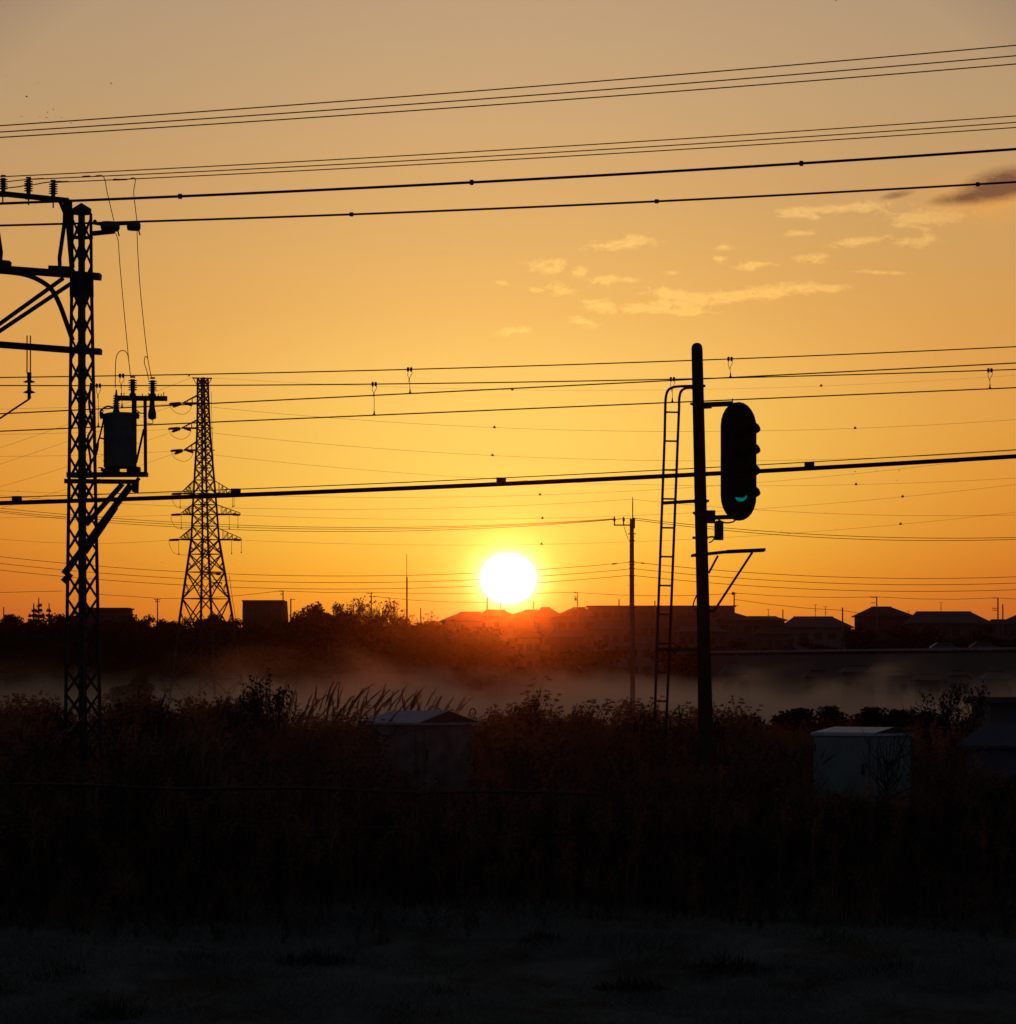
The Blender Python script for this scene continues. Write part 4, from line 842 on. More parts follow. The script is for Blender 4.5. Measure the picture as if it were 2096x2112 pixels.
car(1949, 'small pale car parked behind the guardrail at the right'); car(2030, 'second small car behind the guardrail near the edge', m=GREYP)

# ---------------------------------------------------------------- trees
def leaf_cloud(centers, radii, n_each, size, seed, flat=.8):
    r_ = np.random.default_rng(seed); V_ = []
    for c, rad_ in zip(centers, radii):
        k = int(n_each * (rad_ / np.mean(radii)) ** 2); d = r_.normal(size=(k, 3)); d /= np.linalg.norm(d, axis=1, keepdims=True)
        p = np.array(c) + d * rad_ * (r_.random((k, 1)) ** .45) * np.array([1, 1, flat]); a = r_.normal(size=(k, 3)); a /= np.linalg.norm(a, axis=1, keepdims=True)
        b_ = np.cross(a, d); b_ /= np.linalg.norm(b_, axis=1, keepdims=True) + 1e-6; s_ = size * (.6 + .8 * r_.random((k, 1)))
        V_.append(np.stack([p - a * s_, p + b_ * s_ * .7, p + a * s_, p - b_ * s_ * .7], 1))
    V_ = np.concatenate(V_).reshape(-1, 3); F_ = np.arange(len(V_)).reshape(-1, 4); return V_, F_
tree_src = []
def make_tree(kind, seed, label):
    r_ = random.Random(seed); t_ = thing('tree', label, 'tree', (0, 0, 0), 'trees on the ridge')
    trunk = MB(); H_ = 7.0
    trunk.tube([(0, 0, -.3), (.1, 0, 2), (.05, .1, 4.5 if kind != 'conifer' else 7.2)], [.22, .16, .06], 7)
    cs = []; rs = []
    if kind == 'conifer':
        for i in range(9): z = 1.4 + i * .62; w_ = 1.9 * (1 - i / 9.5); [ (cs.append((math.cos(a) * w_ * .6 + r_.uniform(-.2, .2), math.sin(a) * w_ * .6, z)), rs.append(w_ * .42 + .12)) for a in [r_.uniform(0, 6.28) for _ in range(4)] ]
        n_, s_ = 42, .16
    elif kind == 'bare':
        for i in range(26):
            a = r_.uniform(0, 6.28); e_ = r_.uniform(.35, 1.4); L = r_.uniform(1.6, 3.0); st_ = Vector((0, 0, r_.uniform(2.2, 4.2))); q_ = st_ + Vector((math.cos(a) * math.cos(e_), math.sin(a) * math.cos(e_), math.sin(e_))) * L
            trunk.tube([st_, (st_ + q_) / 2 + Vector((0, 0, .15)), q_], [.07, .045, .02], 4)
            for _ in range(3): w2 = q_ + Vector((r_.uniform(-.8, .8), r_.uniform(-.8, .8), r_.uniform(-.1, .8))); trunk.tube([(st_ + q_) / 2, w2], [.03, .012], 3); cs.append(w2); rs.append(.38)
        n_, s_ = 9, .10
    else:
        for i in range(16):
            a = r_.uniform(0, 6.28); rr2 = r_.uniform(0, 2.3) if kind == 'round' else r_.uniform(0, 1.4); z = r_.uniform(2.0, 6.2 - rr2 * .7); c_ = (math.cos(a) * rr2, math.sin(a) * rr2, z); cs.append(c_); rs.append(r_.uniform(.65, 1.15))
            trunk.tube([(0, 0, 1.5 + z * .3), c_], [.09, .03], 4)
        n_, s_ = 200, .15
    trunk.build('trunk', BARK, t_)
    V_, F_ = leaf_cloud([tuple(c) for c in cs], rs, n_, s_, seed); mesh_obj('crown', V_, F_, LEAF[{'round': 0, 'tall': 1, 'conifer': 0, 'bare': 2}[kind]], t_)
    return t_
proto = {('round', 1): None, ('round', 2): None, ('tall', 3): None, ('tall', 4): None, ('conifer', 5): None, ('bare', 6): None, ('bare', 8): None}
used = {}
def place_tree(kind, v, x, ytop, Y, wide, label):
    tp = P(x, ytop, Y); gz0 = gz_(tp.x, Y); s_ = (tp.z - gz0) / 6.75
    if (kind, v) not in used:
        t_ = make_tree(kind, v * 13 + 5, label); used[(kind, v)] = t_; t_.location = (tp.x, Y, gz0); t_.scale = (s_ * wide, s_ * wide, s_); t_.rotation_euler.z = random.uniform(0, 6)
        return t_
    t_ = copy_thing(used[(kind, v)], (tp.x, Y, gz0), random.uniform(0, 6), (s_ * wide, s_ * wide, s_), label)
    return t_
KL = {'round': 'round leafy tree', 'tall': 'ragged upright tree', 'conifer': 'pointed conifer', 'bare': 'half bare thin crowned tree'}
named = [  # x, top row, kind, variant, distance, width, place text
    (-40, 1262, 'tall', 3, 706, 1.2, 'just outside the far left edge of the ridge'), (20, 1262, 'tall', 3, 706, 1.1, 'at the far left edge of the ridge'), (35, 1266, 'tall', 4, 700, 1, 'second from the left edge of the ridge'), (52, 1266, 'round', 1, 706, 1, 'left of the tall conifer pair'),
    (71, 1252, 'conifer', 5, 703, 1.2, 'left one of the conifer pair near the left edge'), (82, 1241, 'conifer', 5, 706, .9, 'right taller one of the conifer pair near the left edge'), (101, 1252, 'conifer', 5, 700, .9, 'alone between conifer pair and lattice mast'),
    (119, 1262, 'tall', 4, 706, 1.1, 'immediately left of the lattice mast'), (140, 1264, 'tall', 3, 704, 1.1, 'behind the left leg of the lattice mast'), (160, 1258, 'tall', 4, 700, 1.0, 'behind the centre of the lattice mast'),
    (272, 1262, 'round', 2, 702, 1.1, 'right of the low flat building'), (290, 1260, 'round', 1, 706, 1.1, 'second right of the low flat building'), (309, 1265, 'round', 2, 700, 1.1, 'just left of the small crossarm pole'),
    (336, 1274, 'tall', 4, 700, 1, 'in the dip right of the small crossarm pole'), (356, 1264, 'round', 1, 704, 1.1, 'left of the pylon feet on the ridge'), (386, 1270, 'round', 2, 700, .9, 'at the left pylon leg on the ridge'), (412, 1260, 'round', 1, 706, 1.1, 'between the pylon legs, higher crown'),
    (436, 1262, 'tall', 3, 702, 1.1, 'at the inner right pylon leg'), (458, 1274, 'round', 2, 700, 1, 'right of centre behind the pylon'), (482, 1272, 'tall', 4, 700, 1, 'between pylon and box building'),
    (612, 1266, 'round', 2, 698, 1.0, 'at the left foot of the rounded clump'), (630, 1250, 'round', 1, 696, 1.05, 'on the left shoulder of the rounded clump'), (652, 1238, 'round', 2, 700, 1.0, 'at the left top of the rounded clump'),
    (676, 1234, 'round', 1, 698, 1.0, 'at the very top of the rounded clump'), (697, 1239, 'round', 2, 702, .95, 'on the right top of the rounded clump'), (717, 1249, 'round', 1, 696, .95, 'on the right shoulder of the rounded clump'),
    (733, 1238, 'bare', 6, 700, .8, 'left of the tree pole'), (756, 1246, 'bare', 8, 698, .9, 'around the tree pole'), (782, 1243, 'bare', 6, 700, .95, 'right of the tree pole'), (803, 1250, 'bare', 8, 698, .85, 'near the short pole'), (822, 1262, 'bare', 6, 698, .9, 'just left of the antenna mast'),
    (640, 1246, 'round', 2, 692, 1.3, 'filling the left side of the rounded clump'), (664, 1241, 'round', 1, 692, 1.3, 'filling the middle of the rounded clump'), (690, 1243, 'round', 1, 690, 1.3, 'filling the right side of the rounded clump'), (712, 1254, 'round', 2, 690, 1.3, 'low on the right side of the rounded clump'),
    (742, 1262, 'round', 1, 692, 1.3, 'under the left bare tree'), (772, 1266, 'round', 2, 690, 1.3, 'under the middle bare tree'), (802, 1268, 'round', 1, 690, 1.3, 'under the right bare tree'), (832, 1270, 'round', 2, 690, 1.3, 'at the foot of the antenna mast'),
    (1756, 1282, 'round', 1, 700, 1.1, 'filling the gap left of the tall hipped roof house'), (1775, 1284, 'round', 2, 698, 1.1, 'below the left eave of the tall hipped roof house'), (1885, 1280, 'round', 1, 698, 1.1, 'between the tall house and the long house'), (2040, 1288, 'round', 2, 696, 1.1, 'between the long house and the edge houses'), (1612, 1286, 'round', 2, 700, 1.0, 'between the two low roofed houses'),
    (858, 1273, 'round', 1, 694, 1, 'right of the antenna mast'), (884, 1276, 'round', 2, 694, 1, 'left of the gabled house by the sun'), (880, 1266, 'bare', 8, 700, .8, 'beside the stubby bare pole'), (930, 1276, 'tall', 3, 712, .6, 'tucked before the pale roof')]
for x, yt, k, v, Y, wd, pl in named: place_tree(k, v, x, yt, Y, wd, KL[k] + ' ' + pl)
# belt of trees on the slope under the skyline (look-alike mass, every one its own thing)
rs_ = random.Random(3)
for i in range(64):
    x = -110 + i * 18 + rs_.uniform(-6, 6); Y = 670 + (i % 3) * 11; place_tree('round' if i % 2 else 'tall', (1, 2)[(i // 2) % 2] if i % 2 else (3, 4)[(i // 2) % 2], x, rs_.uniform(1276, 1292) + (10 if x > 900 else 0), Y, 1.35, 'dark leafy tree in the belt under the left skyline')
for i in range(40):
    x = -110 + i * 29 + rs_.uniform(-8, 8); Y = 648 + (i % 3) * 5; place_tree('round' if i % 2 else 'tall', (1, 2)[(i // 2) % 2] if i % 2 else (3, 4)[(i // 2) % 2], x, rs_.uniform(1300, 1318), Y, 1.7, 'dark leafy tree in the lower belt on the slope')
for i, (x, yt) in enumerate(((1820, 1296), (1850, 1286), (1885, 1282), (1920, 1288), (1955, 1296), (1985, 1306), (1700, 1310), (1660, 1314), (2040, 1318), (2085, 1316), (1600, 1318), (1240, 1318), (1180, 1324), (1400, 1320), (1450, 1318), (1520, 1316), (1560, 1320), (1770, 1306))):
    place_tree('round', 1 + i % 2, x, yt, 650 + (i % 4) * 6, 1.5, 'dark bushy tree low before the right hand houses')
# misty bushes on the valley floor
for i, (x, yt, Y, wd) in enumerate(((1598, 1440, 190, 1.1), (1640, 1452, 170, 1.4), (1672, 1455, 165, 1.3), (1790, 1450, 180, 1.2), (1815, 1447, 185, 1.2), (1850, 1455, 175, 1.3), (1560, 1462, 160, 1.3), (1915, 1458, 170, 1.2), (1960, 1450, 190, 1.0), (290, 1380, 420, 1.0), (262, 1394, 400, 1.4), (1720, 1448, 190, 1.0))):
    place_tree('tall' if i % 2 else 'round', 3 if i % 2 else 1, x, yt, Y, wd, 'small dim bush in the mist on the valley floor')

# ---------------------------------------------------------------- cabinets
def P3(x, y, Y): return P(x, y, Y)
YC = 58.0; uc = YC / FPX
def cabinet(label, corner, left, right, ytop, ybot_, Y, m, roof, name='trackside_cabinet', wl=.8, wr=.8, al=None, roofdef=None, seam=True):
    """a box seen across its near vertical edge: corner/left/right are photo columns of the three visible edges."""
    q = Y / FPX; c = P(corner, 0, Y); zt = P(0, ytop, Y).z; zb = P(0, ybot_, Y).z
    dl = (corner - left) * q; dr = (right - corner) * q
    L = Vector((-dl, math.sqrt(max(.02, wl ** 2 - dl ** 2)), 0)); Rr = Vector((dr, math.sqrt(max(.02, wr ** 2 - dr ** 2)), 0))
    t_ = thing(name, label, 'cabinet', (c.x, c.y, zb), 'trackside equipment cabinets')
    c0 = Vector((c.x, c.y, zb)); up_ = Vector((0, 0, zt - zb))
    mb = MB(); mb.prism([c0, c0 + L, c0 + L + Rr, c0 + Rr], up_); mb.build('body', m, t_)
    return t_, c0, L, Rr, zt, zb, q
t_, c0, L, Rr, zt, zb, q = cabinet('grey gable roofed equipment cabinet standing in the weeds left of centre', 866, 752, 975, 1489, 1648, YC, CABD, ROOFW, wl=1.0, wr=.86)
def at(v, z): return Vector((v.x, v.y, z))
def gable_roof(t_, c0, L, Rr, zt, rise, m, mg, e=.05, name='roof'):
    """ridge parallel to the left face, gable over the right face"""
    Lh, Rh = L.normalized(), Rr.normalized(); A0 = c0 - Lh * e - Rh * e; A1 = c0 + L + Lh * e - Rh * e; A2 = c0 + L + Rr + Lh * e + Rh * e; A3 = c0 + Rr - Lh * e + Rh * e
    zE = zt - .01; zR = zE + rise; th = .035; r0_ = at((A0 + A3) / 2, zR); r1_ = at((A1 + A2) / 2 - Lh * L.length * .06, zR); mb = MB()
    mb.add([at(A0, zE), at(A1, zE), r1_, r0_, at(A3, zE), at(A2, zE), at(A0, zE - th), at(A1, zE - th), at(A2, zE - th), at(A3, zE - th)],
       [(0, 3, 2, 1), (3, 4, 5, 2), (1, 2, 5), (0, 1, 7, 6), (1, 5, 8, 7), (5, 4, 9, 8), (4, 0, 6, 9), (6, 7, 8, 9)])
    rf = mb.build(name, m, t_)
    mb = MB(); o_ = -Lh * .004; mb.prism([at(A0, zE) + o_, at(A3, zE) + o_, r0_ + o_], Lh * .01); mb.build('gable', mg, rf, off=wloc(t_))
    return rf, A3, r0_, zR
Lh, Rh = L.normalized(), Rr.normalized()
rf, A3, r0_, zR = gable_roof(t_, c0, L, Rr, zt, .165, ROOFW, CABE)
mb = MB(); rc = at(A3, zR - .03) * .8 + r0_ * .2; mb.tube([Vector((rc.x, rc.y, rc.z)) + Vector((math.cos(a) * .042, 0, math.sin(a) * .055)) for a in np.linspace(-.6, 3.7, 12)], .009, 6); mb.build('lifting_ring', STEEL, rf, off=wloc(t_))
mb = MB()
for base_, dr_, wd_ in ((c0, L, L.length), (c0, Rr, Rr.length)):
    d_ = dr_.normalized(); out = Vector((d_.y, -d_.x, 0)); out = out if out.y < 0 else -out
    a0_ = base_ + d_ * .07 + out * .012; a1_ = base_ + d_ * (wd_ - .07) + out * .012
    mb.prism([at(a0_, zb + .12), at(a1_, zb + .12), at(a1_, zt - .1), at(a0_, zt - .1)], out * .018)
mb.build('door', CABD, t_)
mb = MB(); a_ = c0 + Rh * .12; mb.box((a_.x, a_.y - .05, zb + .62), (.03, .05, .14)); mb.build('handle', STEEL, t_)
mb = MB(); cc = c0 + (L + Rr) * .5; mb.prism([at(c0 + (L + Rr) * .12, 0 - .1), at(c0 + L * .88 + Rr * .12, -.1), at(c0 + (L + Rr) * .88, -.1), at(c0 + L * .12 + Rr * .88, -.1)], (0, 0, zb + .1)); mb.build('plinth', CONC, t_)
def flat_lid(t_, c0, L, Rr, zt, rise, m, e=.03):
    Lh, Rh = L.normalized(), Rr.normalized(); A0 = c0 - Lh * e - Rh * e; A1 = c0 + L + Lh * e - Rh * e; A2 = c0 + L + Rr + Lh * e + Rh * e; A3 = c0 + Rr - Lh * e + Rh * e
    mb = MB(); ctr = (A0 + A1 + A2 + A3) / 4; ins = [at(ctr + (a - ctr) * .55, zt + rise) for a in (A0, A1, A2, A3)]; lo_ = [at(a, zt + .01) for a in (A0, A1, A2, A3)]; bt = [at(a, zt - .03) for a in (A0, A1, A2, A3)]
    mb.add(ins + lo_ + bt, [(3, 2, 1, 0)] + [(i, (i + 1) % 4, 4 + (i + 1) % 4, 4 + i) for i in range(4)] + [(4 + i, 4 + (i + 1) % 4, 8 + (i + 1) % 4, 8 + i) for i in range(4)] + [(8, 9, 10, 11)]); return mb.build('lid', m, t_)
t_, c0, L, Rr, zt, zb, q = cabinet('pale green box cabinet with a bright lid right of the signal pole', 1802, 1686, 1887, 1511, 1668, 52, CABG, ROOFW, wl=.95, wr=.75)
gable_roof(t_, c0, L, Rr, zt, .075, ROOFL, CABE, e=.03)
d_ = L.normalized(); out = Vector((d_.y, -d_.x, 0)); out = out if out.y < 0 else -out
mb = MB(); mb.prism([at(c0 + d_ * .06 + out * .012, zb + .08), at(c0 + d_ * (L.length - .06) + out * .012, zb + .08), at(c0 + d_ * (L.length - .06) + out * .012, zt - .07), at(c0 + d_ * .06 + out * .012, zt - .07)], out * .014); mb.build('door', CABG, t_)
mb = MB(); a_ = c0 + d_ * .14 + out * .05; mb.box((a_.x, a_.y, zb + .5), (.025, .05, .13)); mb.build('handle', STEEL, t_)
for zc in (zb + .2, zt - .2): mb = MB(); a_ = c0 + d_ * (L.length - .05) + out * .02; mb.tube([at(a_, zc - .04), at(a_, zc + .04)], .012, 7); mb.build('hinge', STEEL, t_)
mb = MB(); mb.prism([at(c0 + (L + Rr) * .1, -.1), at(c0 + L * .9 + Rr * .1, -.1), at(c0 + (L + Rr) * .9, -.1), at(c0 + L * .1 + Rr * .9, -.1)], (0, 0, zb + .1)); mb.build('plinth', CONC, t_)
t_, c0, L, Rr, zt, zb, q = cabinet('blue grey cabinet with sloping lid cut by the right edge', 2160, 2008, 2250, 1538, 1690, 50, CABB, ROOFW, wl=1.1, wr=.8)
gable_roof(t_, c0, L, Rr, zt, .26, CABR, CABR, e=.10)
mb = MB(); mb.prism([at(c0 + (L + Rr) * .1, -.1), at(c0 + L * .9 + Rr * .1, -.1), at(c0 + (L + Rr) * .9, -.1), at(c0 + L * .1 + Rr * .9, -.1)], (0, 0, zb + .1)); mb.build('plinth', CONC, t_)

# ---------------------------------------------------------------- low pipe fence
fe = thing('pipe_fence', 'low two rail metal fence half lost in the dark weeds', 'fence', P(400, 1700, 39) * 1.0)
DF = invY(40.5, 35.5)
for dz_, nm in ((0, 'rail'), (.36, 'rail')):
    mb = MB(); pts = []
    for x in np.linspace(-300, 1230, 26): p = P(x, 1618, DF(x)); p.z = .66 - dz_ + .012 * math.sin(x * .013 + dz_ * 9); pts.append(p)
    mb.tube(pts, .016, 8); mb.build(nm, FENM, fe, smooth=True)
for i in range(7):
    x = -250 + i * 230 + 30 * math.sin(i * 2.3); p = P(x, 1618, DF(x)); mb = MB(); mb.tube([Vector((p.x, p.y + .03, -.1)), Vector((p.x + .01, p.y + .03, .69))], .022, 8); mb.build('post', FENM, fe, smooth=True)

# ---------------------------------------------------------------- vegetation
def blades(p0, p1, w, rg):     # quads between arrays of points
    d = p1 - p0; s_ = rg.normal(size=p0.shape); s_ = np.cross(d, s_); s_ /= np.linalg.norm(s_, axis=1, keepdims=True) + 1e-9
    return np.stack([p0 - s_ * w[:, None] * .5, p0 + s_ * w[:, None] * .5, p1 + s_ * w[:, None] * .12, p1 - s_ * w[:, None] * .12], 1)
def weed(seed, kind):
    rg = np.random.default_rng(seed); Q = []
    ns = 1 if kind != 'bush' else 5
    for s_ in range(ns):
        lean = rg.normal(size=2) * (.10 if ns == 1 else .22); k = 9; zz = np.linspace(0, 1, k); ht = 1.0 if ns == 1 else rg.uniform(.75, 1)
        st = np.stack([lean[0] * zz ** 1.6 + .02 * np.sin(zz * 7 + seed), lean[1] * zz ** 1.6, zz * ht], 1)
        Q.append(blades(st[:-1], st[1:], np.full(k - 1, .012), rg)); Q.append(blades(st[:-1], st[1:], np.full(k - 1, .010), rg))
        def on(t): return np.stack([np.interp(t, zz, st[:, i]) for i in range(3)], 1)
        nl = {'gold': 80, 'bush': 44, 'twig': 14}[kind]; t = rg.uniform(.12, .96, nl); a = rg.uniform(0, 6.28, nl); p = on(t)
        ln = rg.uniform(.035, .075, nl) * (1.25 - t); dr = np.stack([np.cos(a), np.sin(a), rg.uniform(-.5, .7, nl)], 1); m_ = p + dr * ln[:, None] * .6; e_ = m_ + (dr + [0, 0, -.6]) * ln[:, None] * .5
        Q.append(blades(p, m_, ln * .22, rg)); Q.append(blades(m_, e_, ln * .22, rg))
        nb = {'gold': 13, 'bush': 5, 'twig': 8}[kind]; tb = rg.uniform(.58, .99, nb) if kind != 'twig' else rg.uniform(.2, .9, nb); ab = rg.uniform(0, 6.28, nb); pb = on(tb); lb = rg.uniform(.07, .14, nb) * (1.5 - tb)
        for i in range(nb):
            rise = 2.1 if kind == 'gold' else 1.3; dirv = np.array([math.cos(ab[i]), math.sin(ab[i]), rise]); mid = pb[i] + dirv * lb[i]; tip = mid + np.array([math.cos(ab[i]) * .8, math.sin(ab[i]) * .8, -.1 if kind != 'twig' else 1.0]) * lb[i]
            seg = np.stack([pb[i], mid]); seg2 = np.stack([mid, tip]); Q.append(blades(seg, seg2, np.full(2, .007), rg))
            kf = {'gold': 30, 'bush': 14, 'twig': 4}[kind]; tt = rg.random(kf)[:, None]; f0 = mid * (1 - tt) + tip * tt; fd = rg.normal(size=(kf, 3)) * .5 + [0, 0, .6]; fd /= np.linalg.norm(fd, axis=1, keepdims=True)
            Q.append(blades(f0, f0 + fd * rg.uniform(.012, .032, kf)[:, None], np.full(kf, .008), rg))
    return np.concatenate(Q)
def susuki(seed):              # pampas like grass: returns (leaf+stem quads, plume quads)
    rg = np.random.default_rng(seed); Q = []; PL = []
    for s_ in range(9):
        b0_ = rg.normal(size=3) * [.10, .10, 0]; an = rg.uniform(0, 6.28); ln = rg.uniform(.75, 1.0); bend = rg.uniform(.08, .28); wind = np.array([.12, 0, 0])
        zz = np.linspace(0, 1, 8); st = b0_ + np.stack([math.cos(an) * bend * zz ** 2, math.sin(an) * bend * zz ** 2, zz * ln], 1) + wind * (zz ** 3)[:, None]
        Q.append(blades(st[:-1], st[1:], np.full(7, .010), rg))
        d = st[-1] - st[-2]; d /= np.linalg.norm(d); axis = [st[-1] - d * .02 + (d * t * .24 + np.array([.45, 0, -.12]) * (t ** 2) * .11) for t in np.linspace(0, 1, 9)]
        for i in range(8):
            for _ in range(8): p = axis[i] + (axis[i + 1] - axis[i]) * rg.random(); q_ = p + (d * .06 + np.array([.018, 0, -.004]) + rg.normal(size=3) * .008) * (1.2 - i * .09); PL.append((p, q_))
    for s_ in range(26):
        an = rg.uniform(0, 6.28); ln = rg.uniform(.5, .95); out_ = rg.uniform(.15, .5); zz = np.linspace(0, 1, 7); b0_ = rg.normal(size=3) * [.09, .09, 0]
        st = b0_ + np.stack([math.cos(an) * out_ * zz, math.sin(an) * out_ * zz, ln * (zz * 1.25 - .55 * zz ** 2.6)], 1); Q.append(blades(st[:-1], st[1:], .014 * (1.1 - zz[:-1]), rg))
    a = np.array([p for p, _ in PL]); b_ = np.array([q_ for _, q_ in PL]); return np.concatenate(Q), blades(a, b_, np.full(len(a), .008), rg)
def rotz(V_, a): c_, s_ = math.cos(a), math.sin(a); return V_ @ np.array([[c_, s_, 0], [-s_, c_, 0], [0, 0, 1]])
def emit_mesh(name, qs, m, parent=None, off=None):
    V_ = np.concatenate([q_.reshape(-1, 3) for q_ in qs]); return mesh_obj(name, V_, np.arange(len(V_)).reshape(-1, 4), m, parent, off=off)
GOLD = [weed(s_, 'gold') for s_ in range(6)]; BUSH = [weed(20 + s_, 'bush') for s_ in range(4)]; TWIG = [weed(40 + s_, 'twig') for s_ in range(4)]; SUS = [susuki(60 + s_) for s_ in range(4)]
CX = [-200, 0, 20, 45, 70, 90, 115, 150, 200, 232, 262, 290, 318, 345, 372, 400, 430, 500, 530, 560, 590, 640, 700, 760, 800, 860, 920, 970, 985, 1020, 1050, 1075, 1100, 1118, 1140, 1160, 1190, 1215, 1245, 1268, 1300, 1340, 1380, 1410, 1440, 1480, 1510, 1540, 1580, 1630, 1680, 1710, 1745, 1790, 1860, 1900, 1960, 2000, 2060, 2300]
CYY = [1455, 1462, 1440, 1466, 1450, 1430, 1458, 1468, 1462, 1462, 1440, 1424, 1446, 1470, 1462, 1450, 1444, 1446, 1462, 1478, 1484, 1486, 1482, 1478, 1476, 1484, 1488, 1490, 1480, 1462, 1474, 1456, 1440, 1456, 1478, 1486, 1462, 1468, 1494, 1484, 1454, 1462, 1476, 1458, 1482, 1466, 1458, 1484, 1500, 1504, 1500, 1480, 1498, 1512, 1520, 1500, 1486, 1496, 1510, 1510]
rg = np.random.default_rng(5)
def allowed(x, Y):
    if 92 < x < 248 and Y < 63: return 1590
    if (1325 < x < 1402 or 1415 < x < 1502) and Y < 60: return 1600
    if 984 < x < 1022 and Y < 64: return 1600
    if 590 < x < 765 and Y < 56: return 1500
    if 725 < x < 992 and 40 < Y < 60: return 1635 + 40 * (Y < 44) if x > 860 else 1600 + 60 * (Y < 50)      # keep the cabinets visible
    if 1670 < x < 1895 and 36 < Y < 54: return 1640
    if 1975 < x < 2300 and 36 < Y < 52: return 1600
    return 0
parts_ = {'gold': [], 'bush': [], 'reed': [], 'rp': []}
tot_ = 0
for Y0, n_, lo_, hi_ in ((72, 900, .92, 1.06), (66, 900, .92, 1.08), (61.5, 700, .85, 1.04), (56, 560, .7, 1.0), (50, 560, .6, .95), (46, 520, .5, .85), (42, 480, .35, .65), (38, 420, .25, .5), (34.5, 500, .2, .42), (31.5, 620, .12, .30), (29.6, 420, .06, .18)):
    for i in range(n_):
        Y = Y0 + rg.uniform(-2.4, 2.4); x = rg.uniform(-420, 2520); yt = np.interp(x, CX, CYY) + rg.normal() * 11
        ztop = (EYE + (HOR - yt) * Y / FPX) / 1.08; ht = max(.12, ztop * rg.uniform(lo_, hi_) if Y0 < 60 else ztop * (rg.uniform(.6, 1.0) ** .6 + .05 * (rg.random() < .15)))
        al_ = allowed(x, Y)
        if al_: ht = min(ht, max(.08, EYE + (HOR - al_) * Y / FPX))
        if Y0 < 70 and rg.random() < (.22 if ht > .6 else .03):
            lf, pl = SUS[rg.integers(4)]; a_ = rg.uniform(-2.0, 2.0); o_ = np.array([(x - 1048) * Y / FPX, Y, 0.0]); s3 = np.array([ht / 1.2 + .1, ht / 1.2 + .1, ht / 1.16])
            parts_['reed'].append(rotz(lf.reshape(-1, 3), a_) * s3 + o_); parts_['rp'].append(rotz(pl.reshape(-1, 3), a_) * s3 + o_); continue
        key = 'gold' if rg.random() < (.8 if Y0 > 48 else .45 if Y0 > 40 else .2) else 'bush'; src = (GOLD if key == 'gold' else BUSH)[rg.integers(4)]
        q_ = rotz(src.reshape(-1, 3), rg.uniform(0, 6.28)) * [ht * .95 + .1, ht * .95 + .1, ht]; q_ = q_ + [(x - 1048) * Y / FPX, Y, float(ground_z((x - 1048) * Y / FPX, Y))]
        parts_[key].append(q_)
o = emit_mesh('weeds', parts_['gold'], STEM); tag(o, 'dense brown dry weeds filling the dark middle ground', 'weeds', kind='stuff')
o = emit_mesh('reeds', parts_['reed'], STEM); tag(o, 'long arching reed blades filling the dark middle ground', 'reeds', kind='stuff')
o = emit_mesh('reed_plumes', parts_['rp'], PLUMED); tag(o, 'pale feathery reed heads scattered through the middle ground', 'reeds', kind='stuff')
o = emit_mesh('undergrowth', parts_['bush'], WEEDG); tag(o, 'dark green leafy undergrowth among the dry weeds', 'undergrowth', kind='stuff')
# pampas clumps, each its own plant
def pampas(x, ytop, Y, sd, label, sc=1.0):
    gx0 = (x - 1048) * Y / FPX; ht = EYE + (HOR - ytop) * Y / FPX; t_ = thing('pampas_grass', label, 'grass clump', (gx0, Y, 0), 'pampas grass clumps'); lf, pl = SUS[sd % 4]
    an_ = ((sd * 37) % 100 / 100 - .5) * 2.2
    s3 = np.array([ht / 1.18 * sc, ht / 1.18, ht / 1.18]); g0 = np.array([gx0, Y, 0])
    emit_mesh('leaves', [rotz(lf.reshape(-1, 3), an_) * s3 + g0], STEM, t_); emit_mesh('plume', [rotz(pl.reshape(-1, 3), an_) * s3 + g0], PLUME, t_); return t_
for i, (x, yt, Y, lb) in enumerate(((622, 1424, 55, 'pampas clump at the left end of the plume row'), (668, 1408, 54.8, 'tallest pampas clump left of the grey cabinet'), (694, 1418, 55.4, 'pampas clump right behind the tallest plumes'), (722, 1412, 55, 'pampas clump with upright plumes in the row middle'), (752, 1418, 60.6, 'pampas clump leaning right over the cabinet roof edge'),
                                (790, 1414, 61.5, 'pampas clump behind the left roof slope of the grey cabinet'), (840, 1422, 61.5, 'feathery pampas clump above the grey cabinet ridge'), (868, 1428, 62, 'low feathery pampas clump above the roof ridge'), (893, 1432, 62, 'last pampas clump right of the plume row'), (588, 1430, 55, 'drooping pampas clump by the leafy sapling'),
                                (262, 1500, 48, 'shaded pampas clump right of the lattice mast foot'), (340, 1500, 47, 'shaded pampas clump below the left bushes'), (430, 1520, 46, 'shaded pampas clump under the round bush'), (1760, 1590, 44, 'bent pampas clump before the green cabinet'), (1110, 1500, 50, 'shaded pampas clump right of the grey cabinet'), (60, 1470, 52, 'shaded pampas clump at the far left'))):
    pampas(x, yt, Y, i, lb)
